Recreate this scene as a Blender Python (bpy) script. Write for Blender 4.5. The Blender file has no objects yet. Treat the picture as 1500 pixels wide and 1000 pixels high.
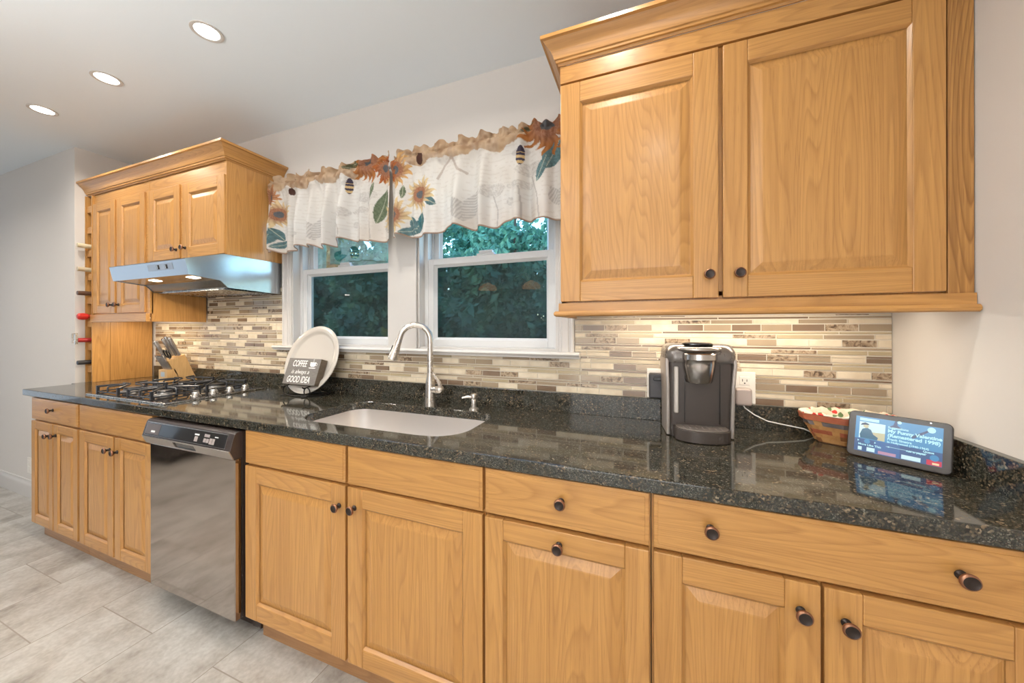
import bpy, math, random
from mathutils import Vector, Matrix
random.seed(7)
S = bpy.context.scene
COL = S.collection
PI = math.pi

# ------------------------------------------------------------------ camera
cam_d = bpy.data.cameras.new('camera'); cam = bpy.data.objects.new('camera', cam_d); COL.objects.link(cam)
YAW, ROLL, FPX = .3659, -.0016, 513.0
fw = Vector((-math.sin(YAW), math.cos(YAW), 0)); r0 = Vector((math.cos(YAW), math.sin(YAW), 0)); u0 = Vector((0, 0, 1))
rt = r0*math.cos(ROLL) + u0*math.sin(ROLL); up = -r0*math.sin(ROLL) + u0*math.cos(ROLL)
M = Matrix((rt, up, -fw)).transposed().to_4x4(); M.translation = Vector((2.6732, -1.5847, 1.3005))
cam.matrix_world = M
cam_d.sensor_fit = 'HORIZONTAL'; cam_d.sensor_width = 36.0; cam_d.lens = 36.0*FPX/1500.0
cam_d.shift_y = -21.0/1500.0; cam_d.clip_start = .02
S.camera = cam

# ------------------------------------------------------------------ world, exposure
S.view_settings.view_transform = 'Standard'; S.view_settings.look = 'None'
S.view_settings.exposure = 0.20; S.view_settings.gamma = 1.0
W = bpy.data.worlds.new('world'); S.world = W; W.use_nodes = True
wn = W.node_tree; bg = wn.nodes['Background']
sky = wn.nodes.new('ShaderNodeTexSky'); sky.sky_type = 'NISHITA'; sky.sun_disc = False
sky.sun_elevation = math.radians(38); sky.sun_rotation = math.radians(200); sky.air_density = 1.2; sky.dust_density = .3; sky.ozone_density = 4.0
wn.links.new(sky.outputs[0], bg.inputs[0]); bg.inputs[1].default_value = 1.0

def area(name, loc, rot, sx, sy, power, color, spread=PI):
    d = bpy.data.lights.new(name, 'AREA'); d.shape = 'RECTANGLE'; d.size = sx; d.size_y = sy
    d.energy = power; d.color = color; d.spread = spread
    o = bpy.data.objects.new(name, d); o.location = loc; o.rotation_euler = rot; COL.objects.link(o); return o
# added fill lamps just inside the unseen shaded openings, standing in for daylight
area('daylight_fill_patio', (2.4, -4.03, 1.15), (PI/2, 0, 0), 1.7, 2.0, 30, (1.0, .97, .93))
area('daylight_fill_end', (-4.13, -2.2, 1.35), (0, -PI/2, 0), 1.9, 2.0, 8, (.72, .86, 1.0))

# ------------------------------------------------------------------ materials
def mat(name):
    m = bpy.data.materials.new(name); m.use_nodes = True
    return m, m.node_tree.nodes, m.node_tree.links, m.node_tree.nodes['Principled BSDF']
def plain(name, col, rough=.5, metal=0, spec=None, coat=0, emit=None, es=0, aniso=0):
    m, n, l, b = mat(name)
    b.inputs['Base Color'].default_value = (*col, 1); b.inputs['Roughness'].default_value = rough; b.inputs['Metallic'].default_value = metal
    if spec is not None: b.inputs['Specular IOR Level'].default_value = spec
    if coat: b.inputs['Coat Weight'].default_value = coat; b.inputs['Coat Roughness'].default_value = .08
    if emit: b.inputs['Emission Color'].default_value = (*emit, 1); b.inputs['Emission Strength'].default_value = es
    # a trace of procedural variation in every plain finish
    t = n.new('ShaderNodeTexCoord'); no = n.new('ShaderNodeTexNoise'); no.inputs['Scale'].default_value = 60
    r = n.new('ShaderNodeMapRange'); r.inputs[3].default_value = max(rough-.03, .02); r.inputs[4].default_value = min(rough+.03, 1)
    l.new(t.outputs['Object'], no.inputs['Vector']); l.new(no.outputs[0], r.inputs[0]); l.new(r.outputs[0], b.inputs['Roughness'])
    return m
def N(n, t, **kw):
    x = n.new(t)
    for k, v in kw.items(): setattr(x, k, v)
    return x
def ramp(n, stops):
    r = n.new('ShaderNodeValToRGB'); e = r.color_ramp.elements
    while len(e) < len(stops): e.new(.5)
    for q, (p, c) in zip(e, stops): q.position = p; q.color = (*c, 1)
    return r
def mixc(n, l, fac, a, b, mode='MIX'):
    m = n.new('ShaderNodeMix'); m.data_type = 'RGBA'; m.blend_type = mode
    for s, v in ((m.inputs[0], fac), (m.inputs[6], a), (m.inputs[7], b)):
        if hasattr(v, 'is_output'): l.new(v, s)
        else: s.default_value = v if not isinstance(v, tuple) else (*v, 1)
    return m.outputs[2]
def math_(n, l, op, a, b=None):
    m = n.new('ShaderNodeMath'); m.operation = op
    for i, v in enumerate((a, b)):
        if v is None: continue
        if hasattr(v, 'is_output'): l.new(v, m.inputs[i])
        else: m.inputs[i].default_value = v
    return m.outputs[0]

def oak(name, axis='z', light=(.61, .325, .102), mid=(.51, .25, .067), dark=(.32, .14, .035), contrast=1.0):
    m, n, l, b = mat(name)
    tc = N(n, 'ShaderNodeTexCoord'); oi = N(n, 'ShaderNodeObjectInfo')
    off = N(n, 'ShaderNodeVectorMath', operation='SCALE'); off.inputs[0].default_value = (7.1, 3.7, 5.3); l.new(oi.outputs['Random'], off.inputs['Scale'])
    add = N(n, 'ShaderNodeVectorMath', operation='ADD'); l.new(tc.outputs['Object'], add.inputs[0]); l.new(off.outputs[0], add.inputs[1])
    def mp(s_along, s_across):
        q = N(n, 'ShaderNodeMapping'); v = [s_across]*3; v['xyz'.index(axis)] = s_along
        q.inputs['Scale'].default_value = v; l.new(add.outputs[0], q.inputs['Vector']); return q.outputs[0]
    def noise(vec, sc, det=3, rough=.55, dist=0):
        q = N(n, 'ShaderNodeTexNoise'); q.inputs['Scale'].default_value = sc; q.inputs['Detail'].default_value = det
        q.inputs['Roughness'].default_value = rough; q.inputs['Distortion'].default_value = dist; l.new(vec, q.inputs['Vector']); return q.outputs[0]
    # growth rings: contour lines of a stretched field give the cathedral figure
    f = noise(mp(.42, 6.2), 1.0, 1.6, .45, .15)
    rings = math_(n, l, 'FRACT', math_(n, l, 'MULTIPLY', f, 42.0))
    rr = ramp(n, [(0, (0, 0, 0)), (.55, (.25, .25, .25)), (.86, (1, 1, 1)), (1, (.0, .0, .0))]); l.new(rings, rr.inputs[0])
    streak = noise(mp(2.0, 95), 1.0, 3, .6)
    sr = ramp(n, [(.36, (0, 0, 0)), (.68, (1, 1, 1))]); l.new(streak, sr.inputs[0])
    blotch = noise(mp(1.2, 4.0), 1.0, 2)
    c1 = mixc(n, l, blotch, light, mid)
    c2 = mixc(n, l, math_(n, l, 'MULTIPLY', rr.outputs[0], .46*contrast), c1, dark)
    c3 = mixc(n, l, math_(n, l, 'MULTIPLY', sr.outputs[0], .40*contrast), c2, dark)
    pore = noise(mp(14, 420), 1.0, 1, .5)
    pr = ramp(n, [(.60, (0, 0, 0)), (.72, (1, 1, 1))]); l.new(pore, pr.inputs[0])
    c4 = mixc(n, l, math_(n, l, 'MULTIPLY', pr.outputs[0], .30*contrast), c3, (.25, .10, .022))
    l.new(c4, b.inputs['Base Color'])
    b.inputs['Roughness'].default_value = .34; b.inputs['Coat Weight'].default_value = .25; b.inputs['Coat Roughness'].default_value = .2
    bp = N(n, 'ShaderNodeBump'); bp.inputs['Strength'].default_value = .05; bp.inputs['Distance'].default_value = .002
    l.new(streak, bp.inputs['Height']); l.new(bp.outputs[0], b.inputs['Normal'])
    return m
OAKV = oak('oak_vertical', 'z'); OAKH = oak('oak_horizontal', 'x'); OAKY = oak('oak_depth', 'y')
OAKF = oak('oak_coarse_filler', 'z', (.56, .30, .09), (.46, .22, .055), (.22, .09, .02), 1.7)
OAK = [OAKV, OAKH, OAKY]
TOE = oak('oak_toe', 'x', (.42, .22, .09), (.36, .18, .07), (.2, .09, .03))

def granite():
    m, n, l, b = mat('granite')
    tc = N(n, 'ShaderNodeTexCoord')
    v1 = N(n, 'ShaderNodeTexVoronoi'); v1.inputs['Scale'].default_value = 230; l.new(tc.outputs['Object'], v1.inputs['Vector'])
    sep = N(n, 'ShaderNodeSeparateColor'); l.new(v1.outputs['Color'], sep.inputs[0])
    r1 = ramp(n, [(0, (.006, .008, .007)), (.42, (.020, .020, .015)), (.62, (.042, .038, .027)), (.8, (.075, .062, .042)), (.92, (.13, .088, .05)), (.99, (.24, .19, .13))]); l.new(sep.outputs[0], r1.inputs[0])
    v2 = N(n, 'ShaderNodeTexVoronoi'); v2.inputs['Scale'].default_value = 420; l.new(tc.outputs['Object'], v2.inputs['Vector'])
    sep2 = N(n, 'ShaderNodeSeparateColor'); l.new(v2.outputs['Color'], sep2.inputs[0])
    r2 = ramp(n, [(0, (.008, .010, .009)), (.6, (.030, .034, .028)), (.88, (.085, .075, .055)), (.98, (.17, .165, .14))]); l.new(sep2.outputs[1], r2.inputs[0])
    no = N(n, 'ShaderNodeTexNoise'); no.inputs['Scale'].default_value = 26; no.inputs['Detail'].default_value = 3; l.new(tc.outputs['Object'], no.inputs['Vector'])
    nr = ramp(n, [(.40, (0, 0, 0)), (.62, (1, 1, 1))]); l.new(no.outputs[0], nr.inputs[0])
    l.new(mixc(n, l, nr.outputs[0], r1.outputs[0], r2.outputs[0]), b.inputs['Base Color'])
    b.inputs['Roughness'].default_value = .06; b.inputs['IOR'].default_value = 1.62
    return m
GRAN = granite()

def floor_mat():
    m, n, l, b = mat('floor_tile')
    tc = N(n, 'ShaderNodeTexCoord'); sp = N(n, 'ShaderNodeSeparateXYZ'); l.new(tc.outputs['Object'], sp.inputs[0])
    cb = N(n, 'ShaderNodeCombineXYZ')
    l.new(math_(n, l, 'ADD', sp.outputs[1], 20*.411+.7415+.2055), cb.inputs[0]); l.new(math_(n, l, 'ADD', sp.outputs[0], 20*.409+.109+.409), cb.inputs[1])
    br = N(n, 'ShaderNodeTexBrick'); br.offset = .5; br.offset_frequency = 2; br.squash = 1
    br.inputs['Scale'].default_value = 1; br.inputs['Mortar Size'].default_value = .0022; br.inputs['Mortar Smooth'].default_value = .1
    br.inputs['Brick Width'].default_value = .411; br.inputs['Row Height'].default_value = .409; br.inputs['Bias'].default_value = 0
    br.inputs['Color1'].default_value = (0, 0, 0, 1); br.inputs['Color2'].default_value = (1, 1, 1, 1)
    l.new(cb.outputs[0], br.inputs['Vector'])
    # travertine clouding, shifted tile by tile
    sc = N(n, 'ShaderNodeVectorMath', operation='SCALE'); sc.inputs[3].default_value = 9; l.new(br.outputs['Color'], sc.inputs[0])
    av = N(n, 'ShaderNodeVectorMath', operation='ADD'); l.new(tc.outputs['Object'], av.inputs[0]); l.new(sc.outputs[0], av.inputs[1])
    mp = N(n, 'ShaderNodeMapping'); mp.inputs['Rotation'].default_value = (0, 0, .5); mp.inputs['Scale'].default_value = (6.2, 4.4, 1); l.new(av.outputs[0], mp.inputs[0])
    a = N(n, 'ShaderNodeTexNoise'); a.inputs['Scale'].default_value = 1.0; a.inputs['Detail'].default_value = 7; a.inputs['Roughness'].default_value = .62; l.new(mp.outputs[0], a.inputs['Vector'])
    r = ramp(n, [(.32, (.265, .24, .21)), (.45, (.40, .372, .335)), (.58, (.485, .468, .435)), (.75, (.535, .52, .485))]); l.new(a.outputs[0], r.inputs[0])
    fi = N(n, 'ShaderNodeTexNoise'); fi.inputs['Scale'].default_value = 60; fi.inputs['Detail'].default_value = 4; l.new(tc.outputs['Object'], fi.inputs['Vector'])
    fr = ramp(n, [(.35, (.88, .87, .86)), (.65, (1.04, 1.04, 1.04))]); l.new(fi.outputs[0], fr.inputs[0])
    c = mixc(n, l, 1.0, r.outputs[0], fr.outputs[0], 'MULTIPLY')
    l.new(mixc(n, l, br.outputs['Fac'], c, (.27, .235, .20)), b.inputs['Base Color'])
    b.inputs['Roughness'].default_value = .38
    return m
FLOOR = floor_mat()

def paint(name, col, rough=.75):
    m, n, l, b = mat(name)
    b.inputs['Base Color'].default_value = (*col, 1); b.inputs['Roughness'].default_value = rough
    t = N(n, 'ShaderNodeTexCoord'); q = N(n, 'ShaderNodeTexNoise'); q.inputs['Scale'].default_value = 220; q.inputs['Detail'].default_value = 2
    l.new(t.outputs['Object'], q.inputs['Vector']); bp = N(n, 'ShaderNodeBump'); bp.inputs['Strength'].default_value = .04; bp.inputs['Distance'].default_value = .001
    l.new(q.outputs[0], bp.inputs['Height']); l.new(bp.outputs[0], b.inputs['Normal'])
    return m
WALL = paint('wall_paint', (.69, .655, .62)); CEIL = paint('ceiling_paint', (.83, .89, .94)); TRIM = paint('trim_paint_shaded', (.60, .575, .55), .4); SILL = paint('sill_paint_lit', (.72, .70, .675), .35)  # sill and trim share one paint; trim tone darkened for its shading
VINYL = plain('white_vinyl', (.68, .685, .69), .35)

def noisy(name, stops, scale, rough=.4, det=4, dist=0, stretch=(1, 1, 1), spec=None):
    m, n, l, b = mat(name)
    t = N(n, 'ShaderNodeTexCoord'); mp = N(n, 'ShaderNodeMapping'); mp.inputs['Scale'].default_value = stretch; l.new(t.outputs['Object'], mp.inputs[0])
    q = N(n, 'ShaderNodeTexNoise'); q.inputs['Scale'].default_value = scale; q.inputs['Detail'].default_value = det; q.inputs['Distortion'].default_value = dist
    l.new(mp.outputs[0], q.inputs['Vector']); r = ramp(n, stops); l.new(q.outputs[0], r.inputs[0]); l.new(r.outputs[0], b.inputs['Base Color'])
    b.inputs['Roughness'].default_value = rough
    if spec is not None: b.inputs['Specular IOR Level'].default_value = spec
    return m
T_CREAM = noisy('tile_cream', [(.3, (.60, .50, .36)), (.7, (.74, .65, .50))], 22, .45)
T_TAUPE = noisy('tile_taupe', [(.3, (.30, .225, .15)), (.7, (.36, .28, .19))], 8, .12)
T_BROWN = noisy('tile_brown', [(.3, (.17, .115, .075)), (.7, (.22, .15, .10))], 8, .12)
T_OLIVE = noisy('tile_olive', [(.3, (.40, .325, .20)), (.7, (.47, .385, .25))], 8, .12)
T_MARB = noisy('tile_marble', [(.34, (.085, .055, .035)), (.47, (.27, .19, .12)), (.6, (.48, .38, .27)), (.72, (.2, .13, .08))], 55, .25, 6, 1.2)
GROUT = paint('grout', (.66, .60, .50), .9)

STEEL = plain('brushed_steel', (.60, .58, .55), .27, 1)
STEELH = plain('hood_steel_blue_reflection', (.46, .49, .52), .2, 1); BURN = plain('burner_grey', (.22, .21, .20), .4, .8)  # hood steel: blue in the base colour stands in for reflected daylight
NICKEL = plain('brushed_nickel', (.66, .62, .57), .28, 1)
CHROME = plain('chrome', (.8, .79, .78), .1, 1)
BRONZE = plain('oil_bronze', (.045, .034, .030), .38, .7); COPPER = plain('worn_copper_edge', (.30, .15, .09), .35, .9)
BLK = plain('black_plastic', (.018, .017, .017), .35); BLKG = plain('black_gloss', (.012, .012, .013), .06, 0, .6)
IRON = plain('cast_iron', (.03, .032, .038), .3, .2)
CGLASS = plain('cooktop_glass', (.02, .016, .013), .045, 0, .9)
DWF = plain('black_stainless', (.47, .42, .385), .09, 1); DWD = plain('dishwasher_dark', (.06, .045, .04), .22, .3)
DWL = plain('dishwasher_grey', (.46, .43, .41), .3, 1)
WHITE = plain('white_print', (.85, .85, .83), .6); CERAM = plain('cream_ceramic', (.57, .525, .47), .12)
SIGNM = noisy('sign_wood', [(.3, (.13, .115, .105)), (.7, (.19, .172, .155))], 40, .7, 3, 0, (1, 1, 8))
SIGNS = noisy('sign_side', [(.3, (.10, .075, .05)), (.7, (.15, .115, .08))], 40, .7, 3, 0, (1, 1, 8))
BAMB = noisy('beech_block', [(.3, (.60, .36, .15)), (.7, (.70, .45, .20))], 30, .45, 3, 0, (6, 6, .6))
PLATE = plain('outlet_white', (.80, .76, .70), .35); GREYP = plain('grey_plastic', (.44, .37, .34), .4)
def glow(name, col, st):
    m, n, l, b = mat(name); b.inputs['Base Color'].default_value = (.02, .02, .02, 1); b.inputs['Roughness'].default_value = .15; b.inputs['Emission Color'].default_value = (*col, 1); b.inputs['Emission Strength'].default_value = st; return m
LAMP = glow('lamp_lens', (1, .95, .88), 9); LAMPH = glow('hood_lens', (1, .86, .66), 10); UCL = glow('strip_lens', (1, .87, .70), 4)

def glass(name, tint, refl=.09):
    m, n, l, b = mat(name); out = n['Material Output']
    tr = N(n, 'ShaderNodeBsdfTransparent'); tr.inputs[0].default_value = (*tint, 1)
    gl = N(n, 'ShaderNodeBsdfGlossy'); gl.inputs['Roughness'].default_value = .01; gl.inputs[0].default_value = (1, 1, 1, 1)
    fr = N(n, 'ShaderNodeFresnel'); fr.inputs[0].default_value = 1.5
    f2 = math_(n, l, 'MULTIPLY', fr.outputs[0], refl/.04*.5)
    mx = N(n, 'ShaderNodeMixShader'); l.new(f2, mx.inputs[0]); l.new(tr.outputs[0], mx.inputs[1]); l.new(gl.outputs[0], mx.inputs[2]); l.new(mx.outputs[0], out.inputs[0])
    return m
PANE = glass('window_glass', (.82, .94, .92), .042)
def screen_mat():
    m, n, l, b = mat('screen_mesh'); out = n['Material Output']
    tr = N(n, 'ShaderNodeBsdfTransparent'); tr.inputs[0].default_value = (1, 1, 1, 1); b.inputs['Base Color'].default_value = (.05, .06, .06, 1); b.inputs['Roughness'].default_value = 1.0
    mx = N(n, 'ShaderNodeMixShader'); mx.inputs[0].default_value = .50; l.new(tr.outputs[0], mx.inputs[1]); l.new(b.outputs[0], mx.inputs[2]); l.new(mx.outputs[0], out.inputs[0]); return m
SCRN = screen_mat()

# ------------------------------------------------------------------ mesh helpers
ORG = {}
class G:
    def __init__(s): s.v = []; s.f = []; s.m = []
    def add(s, vs, fs, m=0):
        k = len(s.v); s.v += [tuple(q) for q in vs]
        for f in fs: s.f.append(tuple(i+k for i in f)); s.m.append(m)
        return s
    def box(s, x0, x1, y0, y1, z0, z1, m=0):
        if x0 > x1: x0, x1 = x1, x0
        if y0 > y1: y0, y1 = y1, y0
        if z0 > z1: z0, z1 = z1, z0
        return s.add([(x, y, z) for x in (x0, x1) for y in (y0, y1) for z in (z0, z1)],
                     [(0, 1, 3, 2), (4, 6, 7, 5), (0, 4, 5, 1), (2, 3, 7, 6), (0, 2, 6, 4), (1, 5, 7, 3)], m)
    def cyl(s, p0, p1, r0_, r1_=None, n=20, m=0, caps=True):
        p0 = Vector(p0); p1 = Vector(p1); r1_ = r0_ if r1_ is None else r1_
        a = (p1-p0).normalized(); e = a.orthogonal().normalized(); g = a.cross(e)
        vs = [p+(e*math.cos(t)+g*math.sin(t))*r for p, r in ((p0, r0_), (p1, r1_)) for t in [2*PI*i/n for i in range(n)]]
        fs = [(i, (i+1) % n, n+(i+1) % n, n+i) for i in range(n)]
        if caps: fs += [tuple(range(n-1, -1, -1)), tuple(range(n, 2*n))]
        return s.add(vs, fs, m)
    def lathe(s, c, prof, axis=(0, 0, 1), n=28, m=0, ms=None):
        c = Vector(c); a = Vector(axis).normalized(); e = a.orthogonal().normalized(); g = a.cross(e); k = len(prof)
        vs = [c+a*h+(e*math.cos(t)+g*math.sin(t))*max(r, 1e-5) for r, h in prof for t in [2*PI*i/n for i in range(n)]]
        base = len(s.v); s.v += [tuple(q) for q in vs]
        for j in range(k-1):
            for i in range(n):
                s.f.append((base+j*n+i, base+j*n+(i+1) % n, base+(j+1)*n+(i+1) % n, base+(j+1)*n+i)); s.m.append(ms[j] if ms else m)
        return s
    def tube(s, pts, r, n=10, m=0, caps=True):
        pts = [Vector(p) for p in pts]; rs = r if isinstance(r, (list, tuple)) else [r]*len(pts)
        t0 = (pts[1]-pts[0]).normalized(); e = t0.orthogonal().normalized(); base = len(s.v)
        for i, p in enumerate(pts):
            a = pts[max(i-1, 0)]; b = pts[min(i+1, len(pts)-1)]; t = (b-a).normalized()
            e = (e-t*e.dot(t)); e = e.normalized() if e.length > 1e-6 else t.orthogonal().normalized(); g = t.cross(e)
            for k in range(n):
                an = 2*PI*k/n; s.v.append(tuple(p+(e*math.cos(an)+g*math.sin(an))*rs[i]))
        for i in range(len(pts)-1):
            for k in range(n): s.f.append((base+i*n+k, base+i*n+(k+1) % n, base+(i+1)*n+(k+1) % n, base+(i+1)*n+k)); s.m.append(m)
        if caps:
            s.f.append(tuple(base+k for k in range(n-1, -1, -1))); s.m.append(m)
            e0 = base+(len(pts)-1)*n; s.f.append(tuple(e0+k for k in range(n))); s.m.append(m)
        return s
    def prism(s, poly, a0, a1, plane='yz', m=0):   # poly in two axes, extruded along the third
        n = len(poly)
        def P(q, a): return {'yz': (a, q[0], q[1]), 'xz': (q[0], a, q[1]), 'xy': (q[0], q[1], a)}[plane]
        return s.add([P(q, a0) for q in poly]+[P(q, a1) for q in poly],
                     [(i, (i+1) % n, n+(i+1) % n, n+i) for i in range(n)]+[tuple(range(n-1, -1, -1)), tuple(range(n, 2*n))], m)
    def sweep(s, prof, path, m=0, mats=None):      # prof (outward, z); path in xy walked with outward on the right
        P = [Vector((p[0], p[1])) for p in path]; k = len(prof); base = len(s.v)
        for i, p in enumerate(P):
            ns = []
            if i > 0: d = (P[i]-P[i-1]).normalized(); ns.append(Vector((d.y, -d.x)))
            if i < len(P)-1: d = (P[i+1]-P[i]).normalized(); ns.append(Vector((d.y, -d.x)))
            o = ns[0] if len(ns) == 1 else (ns[0]+ns[1])/(1+ns[0].dot(ns[1]))
            for d_, z in prof: s.v.append((p.x+o.x*d_, p.y+o.y*d_, z))
        for i in range(len(P)-1):
            for j in range(k): s.f.append((base+i*k+j, base+(i+1)*k+j, base+(i+1)*k+(j+1) % k, base+i*k+(j+1) % k)); s.m.append(mats[i] if mats else m)
        s.f.append(tuple(base+j for j in range(k))); s.m.append(m)
        e0 = base+(len(P)-1)*k; s.f.append(tuple(e0+j for j in range(k-1, -1, -1))); s.m.append(m)
        return s
    def build(s, name, mats, parent=None, smooth=None, bevel=0, local=False, seg=2):
        o = Vector((0, 0, 0)) if local else ORG.get(parent.name if parent else None, Vector((0, 0, 0)))
        me = bpy.data.meshes.new(name); me.from_pydata([tuple(Vector(q)-o) for q in s.v], [], s.f)
        for q in (mats if isinstance(mats, (list, tuple)) else [mats]): me.materials.append(q)
        me.polygons.foreach_set('material_index', s.m)
        import bmesh
        b = bmesh.new(); b.from_mesh(me); bmesh.ops.recalc_face_normals(b, faces=b.faces); b.to_mesh(me); b.free()
        ob = bpy.data.objects.new(name, me); COL.objects.link(ob)
        if parent: ob.parent = parent
        ORG[ob.name] = o
        if smooth: me.shade_smooth(); me.set_sharp_from_angle(angle=math.radians(smooth))
        if bevel:
            q = ob.modifiers.new('bevel', 'BEVEL'); q.width = bevel; q.segments = seg; q.limit_method = 'ANGLE'; q.angle_limit = math.radians(35); q.harden_normals = False
        return ob
def tag(o, label, cat, group=None, kind=None):
    if label: o['label'] = label
    if cat: o['category'] = cat
    if group: o['group'] = group
    if kind: o['kind'] = kind
    return o
def thing(name, loc, label, cat, group=None, rz=0):
    o = bpy.data.objects.new(name, None); COL.objects.link(o); o.location = loc; o.rotation_euler = (0, 0, rz); o.empty_display_size = .05
    ORG[o.name] = Vector(loc); return tag(o, label, cat, group)
def structure(name, g, m, parent=None, **kw):
    o = g.build(name, m, parent, **kw)
    if not parent: o['kind'] = 'structure'
    return o
def text_mesh(body, size, matrix, m, parent, name='lettering', shear=0, align='CENTER', sx=1.0, bold=0, ext=.0004):
    c = bpy.data.curves.new('tmp', 'FONT'); c.body = body; c.size = size; c.shear = shear; c.align_x = align; c.align_y = 'CENTER'; c.extrude = ext; c.offset = bold; c.resolution_u = 3
    t = bpy.data.objects.new('tmp', c); COL.objects.link(t); bpy.context.view_layer.update()
    me = bpy.data.meshes.new_from_object(t.evaluated_get(bpy.context.evaluated_depsgraph_get()))
    bpy.data.objects.remove(t); bpy.data.curves.remove(c)
    me.transform(matrix @ Matrix.Diagonal((sx, 1, 1, 1))); me.materials.clear(); me.materials.append(m); me.name = name
    o = bpy.data.objects.new(name, me); COL.objects.link(o); o.parent = parent; ORG[o.name] = ORG.get(parent.name, Vector()); return o

# ------------------------------------------------------------------ measured layout
ZC, XR, XS, YS = 2.569, 3.456, -1.066, -.389      # ceiling, right wall, stub wall corner
ZT, YF, YD = .914, -.625, -.619                  # counter top, counter front, base door faces
YU = -.332                                        # upper door faces

# ------------------------------------------------------------------ the setting
structure('floor', G().box(-4.2, XR+.1, -4.2, .1, -.06, 0), FLOOR)
structure('ceiling', G().box(-4.2, XR+.1, -4.2, .1, ZC, ZC+.06), CEIL)
structure('wall_right', G().box(XR, XR+.12, -4.2, .12, 0, ZC), WALL)
structure('wall_left', G().box(-4.2, XS, YS, .12, 0, ZC), WALL)
WX = [(.575, 1.335), (1.530, 2.290)]; WZ0, WZ1 = 1.187, 2.10
g = G()
g.box(XS, WX[0][0], 0, .14, 0, ZC).box(WX[0][1], WX[1][0], 0, .14, WZ0, WZ1).box(WX[1][1], XR, 0, .14, 0, ZC)
g.box(WX[0][0], WX[1][1], 0, .14, 0, WZ0).box(WX[0][0], WX[1][1], 0, .14, WZ1, ZC)
structure('wall_back', g, WALL)
g = G()   # wall behind the camera, with an unseen opening added to let daylight in
g.box(-4.2, 1.5, -4.2, -4.1, 0, ZC).box(3.3, XR, -4.2, -4.1, 0, ZC).box(1.5, 3.3, -4.2, -4.1, 2.2, ZC)
structure('wall_front', g, WALL)
g = G(); g.box(-4.3, -4.2, YS, -1.15, 0, ZC).box(-4.3, -4.2, -4.2, -3.25, 0, ZC).box(-4.3, -4.2, -3.25, -1.15, 0, .2).box(-4.3, -4.2, -3.25, -1.15, 2.4, ZC)
structure('wall_end', g, WALL)
bbp = [(0, 0), (.016, 0), (.016, .085), (.012, .100), (.007, .108), (.006, .125), (0, .128)]
structure('baseboard_left', G().sweep(bbp, [(-4.2, YS), (XS, YS), (XS, -.36)]), TRIM, smooth=30)

# ------------------------------------------------------------------ windows
def window(idx, x0, x1):
    w = bpy.data.objects.new('window_%d' % idx, None); COL.objects.link(w); w.location = (x0, .05, WZ0); w['kind'] = 'structure'; ORG[w.name] = Vector(w.location)
    z0, z1 = WZ0, WZ1; zm = 1.637
    # vinyl frame lining the opening
    g = G(); t = .026
    g.box(x0, x0+t, .044, .125, z0, z1).box(x1-t, x1, .044, .125, z0, z1).box(x0+t, x1-t, .044, .125, z1-t, z1).box(x0+t, x1-t, .044, .125, z0, z0+.012)
    g.box(x0+t, x0+t+.010, .084, .092, z0+.012, z1-t).box(x1-t-.010, x1-t, .084, .092, z0+.012, z1-t)
    g.build('frame', VINYL, w, bevel=.002)
    def sash(nm, xa, xb, ya, yb, za, zb, sw, bot, topw):
        g = G(); g.box(xa, xa+sw, ya, yb, za, zb).box(xb-sw, xb, ya, yb, za, zb).box(xa+sw, xb-sw, ya, yb, za, za+bot).box(xa+sw, xb-sw, ya, yb, zb-topw, zb)
        # glazing bead: a sloping step round the pane
        a, b_, c, d = xa+sw, xb-sw, za+bot, zb-topw; e = .012; yo, yi = ya+.006, ya+.022
        g.add([(a, yo, c), (b_, yo, c), (b_, yo, d), (a, yo, d), (a+e, yi, c+e), (b_-e, yi, c+e), (b_-e, yi, d-e), (a+e, yi, d-e)], [(0, 1, 5, 4), (1, 2, 6, 5), (2, 3, 7, 6), (3, 0, 4, 7)])
        s = g.build(nm, VINYL, w, bevel=.002)
        p = G().add([(a, yi+.004, c), (b_, yi+.004, c), (b_, yi+.004, d), (a, yi+.004, d)], [(0, 1, 2, 3)]).build('pane', PANE, s)
        return s
    lo = sash('lower_sash', x0+.010, x1-.010, .050, .080, z0+.012, 1.673, .048, .034, .034)
    sash('upper_sash', x0+t, x1-t, .092, .120, 1.64, z1-t, .040, .034, .034)
    cx = (x0+x1)/2
    g = G().box(cx-.062, cx+.038, .052, .080, 1.673, 1.684).box(cx-.05, cx+.026, .056, .078, 1.684, 1.700)
    g.build('sash_lock', VINYL, lo, bevel=.003)
    G().box(x0+t, x1-t, .1262, .1272, z0+.012, 1.655).build('insect_screen', SCRN, w)
    G().box(x0+t, x1-t, .123, .130, 1.645, 1.662).box(x0+t, x1-t, .123, .130, z0+.006, z0+.02).build('screen_bar', VINYL, w)
window(1, *WX[0]); window(2, *WX[1])
# interior casing: fluted legs, flat mullion, jamb linings, stool
g = G()
def leg(x0, x1, z0, z1, flip=1):
    w = x1-x0; pts = [(0, 0), (0, .014), (.006, .020), (.014, .020), (.018, .015), (.024, .015), (.028, .019), (w-.026, .022), (w-.022, .017), (w-.012, .017), (w-.008, .012), (w, .012), (w, 0)]
    poly = [((x0+a) if flip > 0 else (x1-a), -b) for a, b in pts]
    g.prism(poly, z0, z1, 'xy')
leg(.494, .574, 1.187, 2.18, 1); leg(2.291, 2.371, 1.187, 2.18, -1)
g.box(1.343, 1.523, -.018, -.001, 1.187, 2.10)
g.box(.574, 2.291, -.019, -.001, 2.10, 2.18)
structure('trim_1', g, TRIM, smooth=25)
g = G()
for a, b in WX:
    g.box(a-.002, a+.006, -.006, .044, WZ0, WZ1).box(b-.006, b+.002, -.006, .044, WZ0, WZ1).box(a, b, -.006, .044, WZ1-.006, WZ1+.001)
    g.box(a, b, -.001, .050, WZ0-.004, WZ0+.010)
structure('trim_2', g, TRIM)
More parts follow.
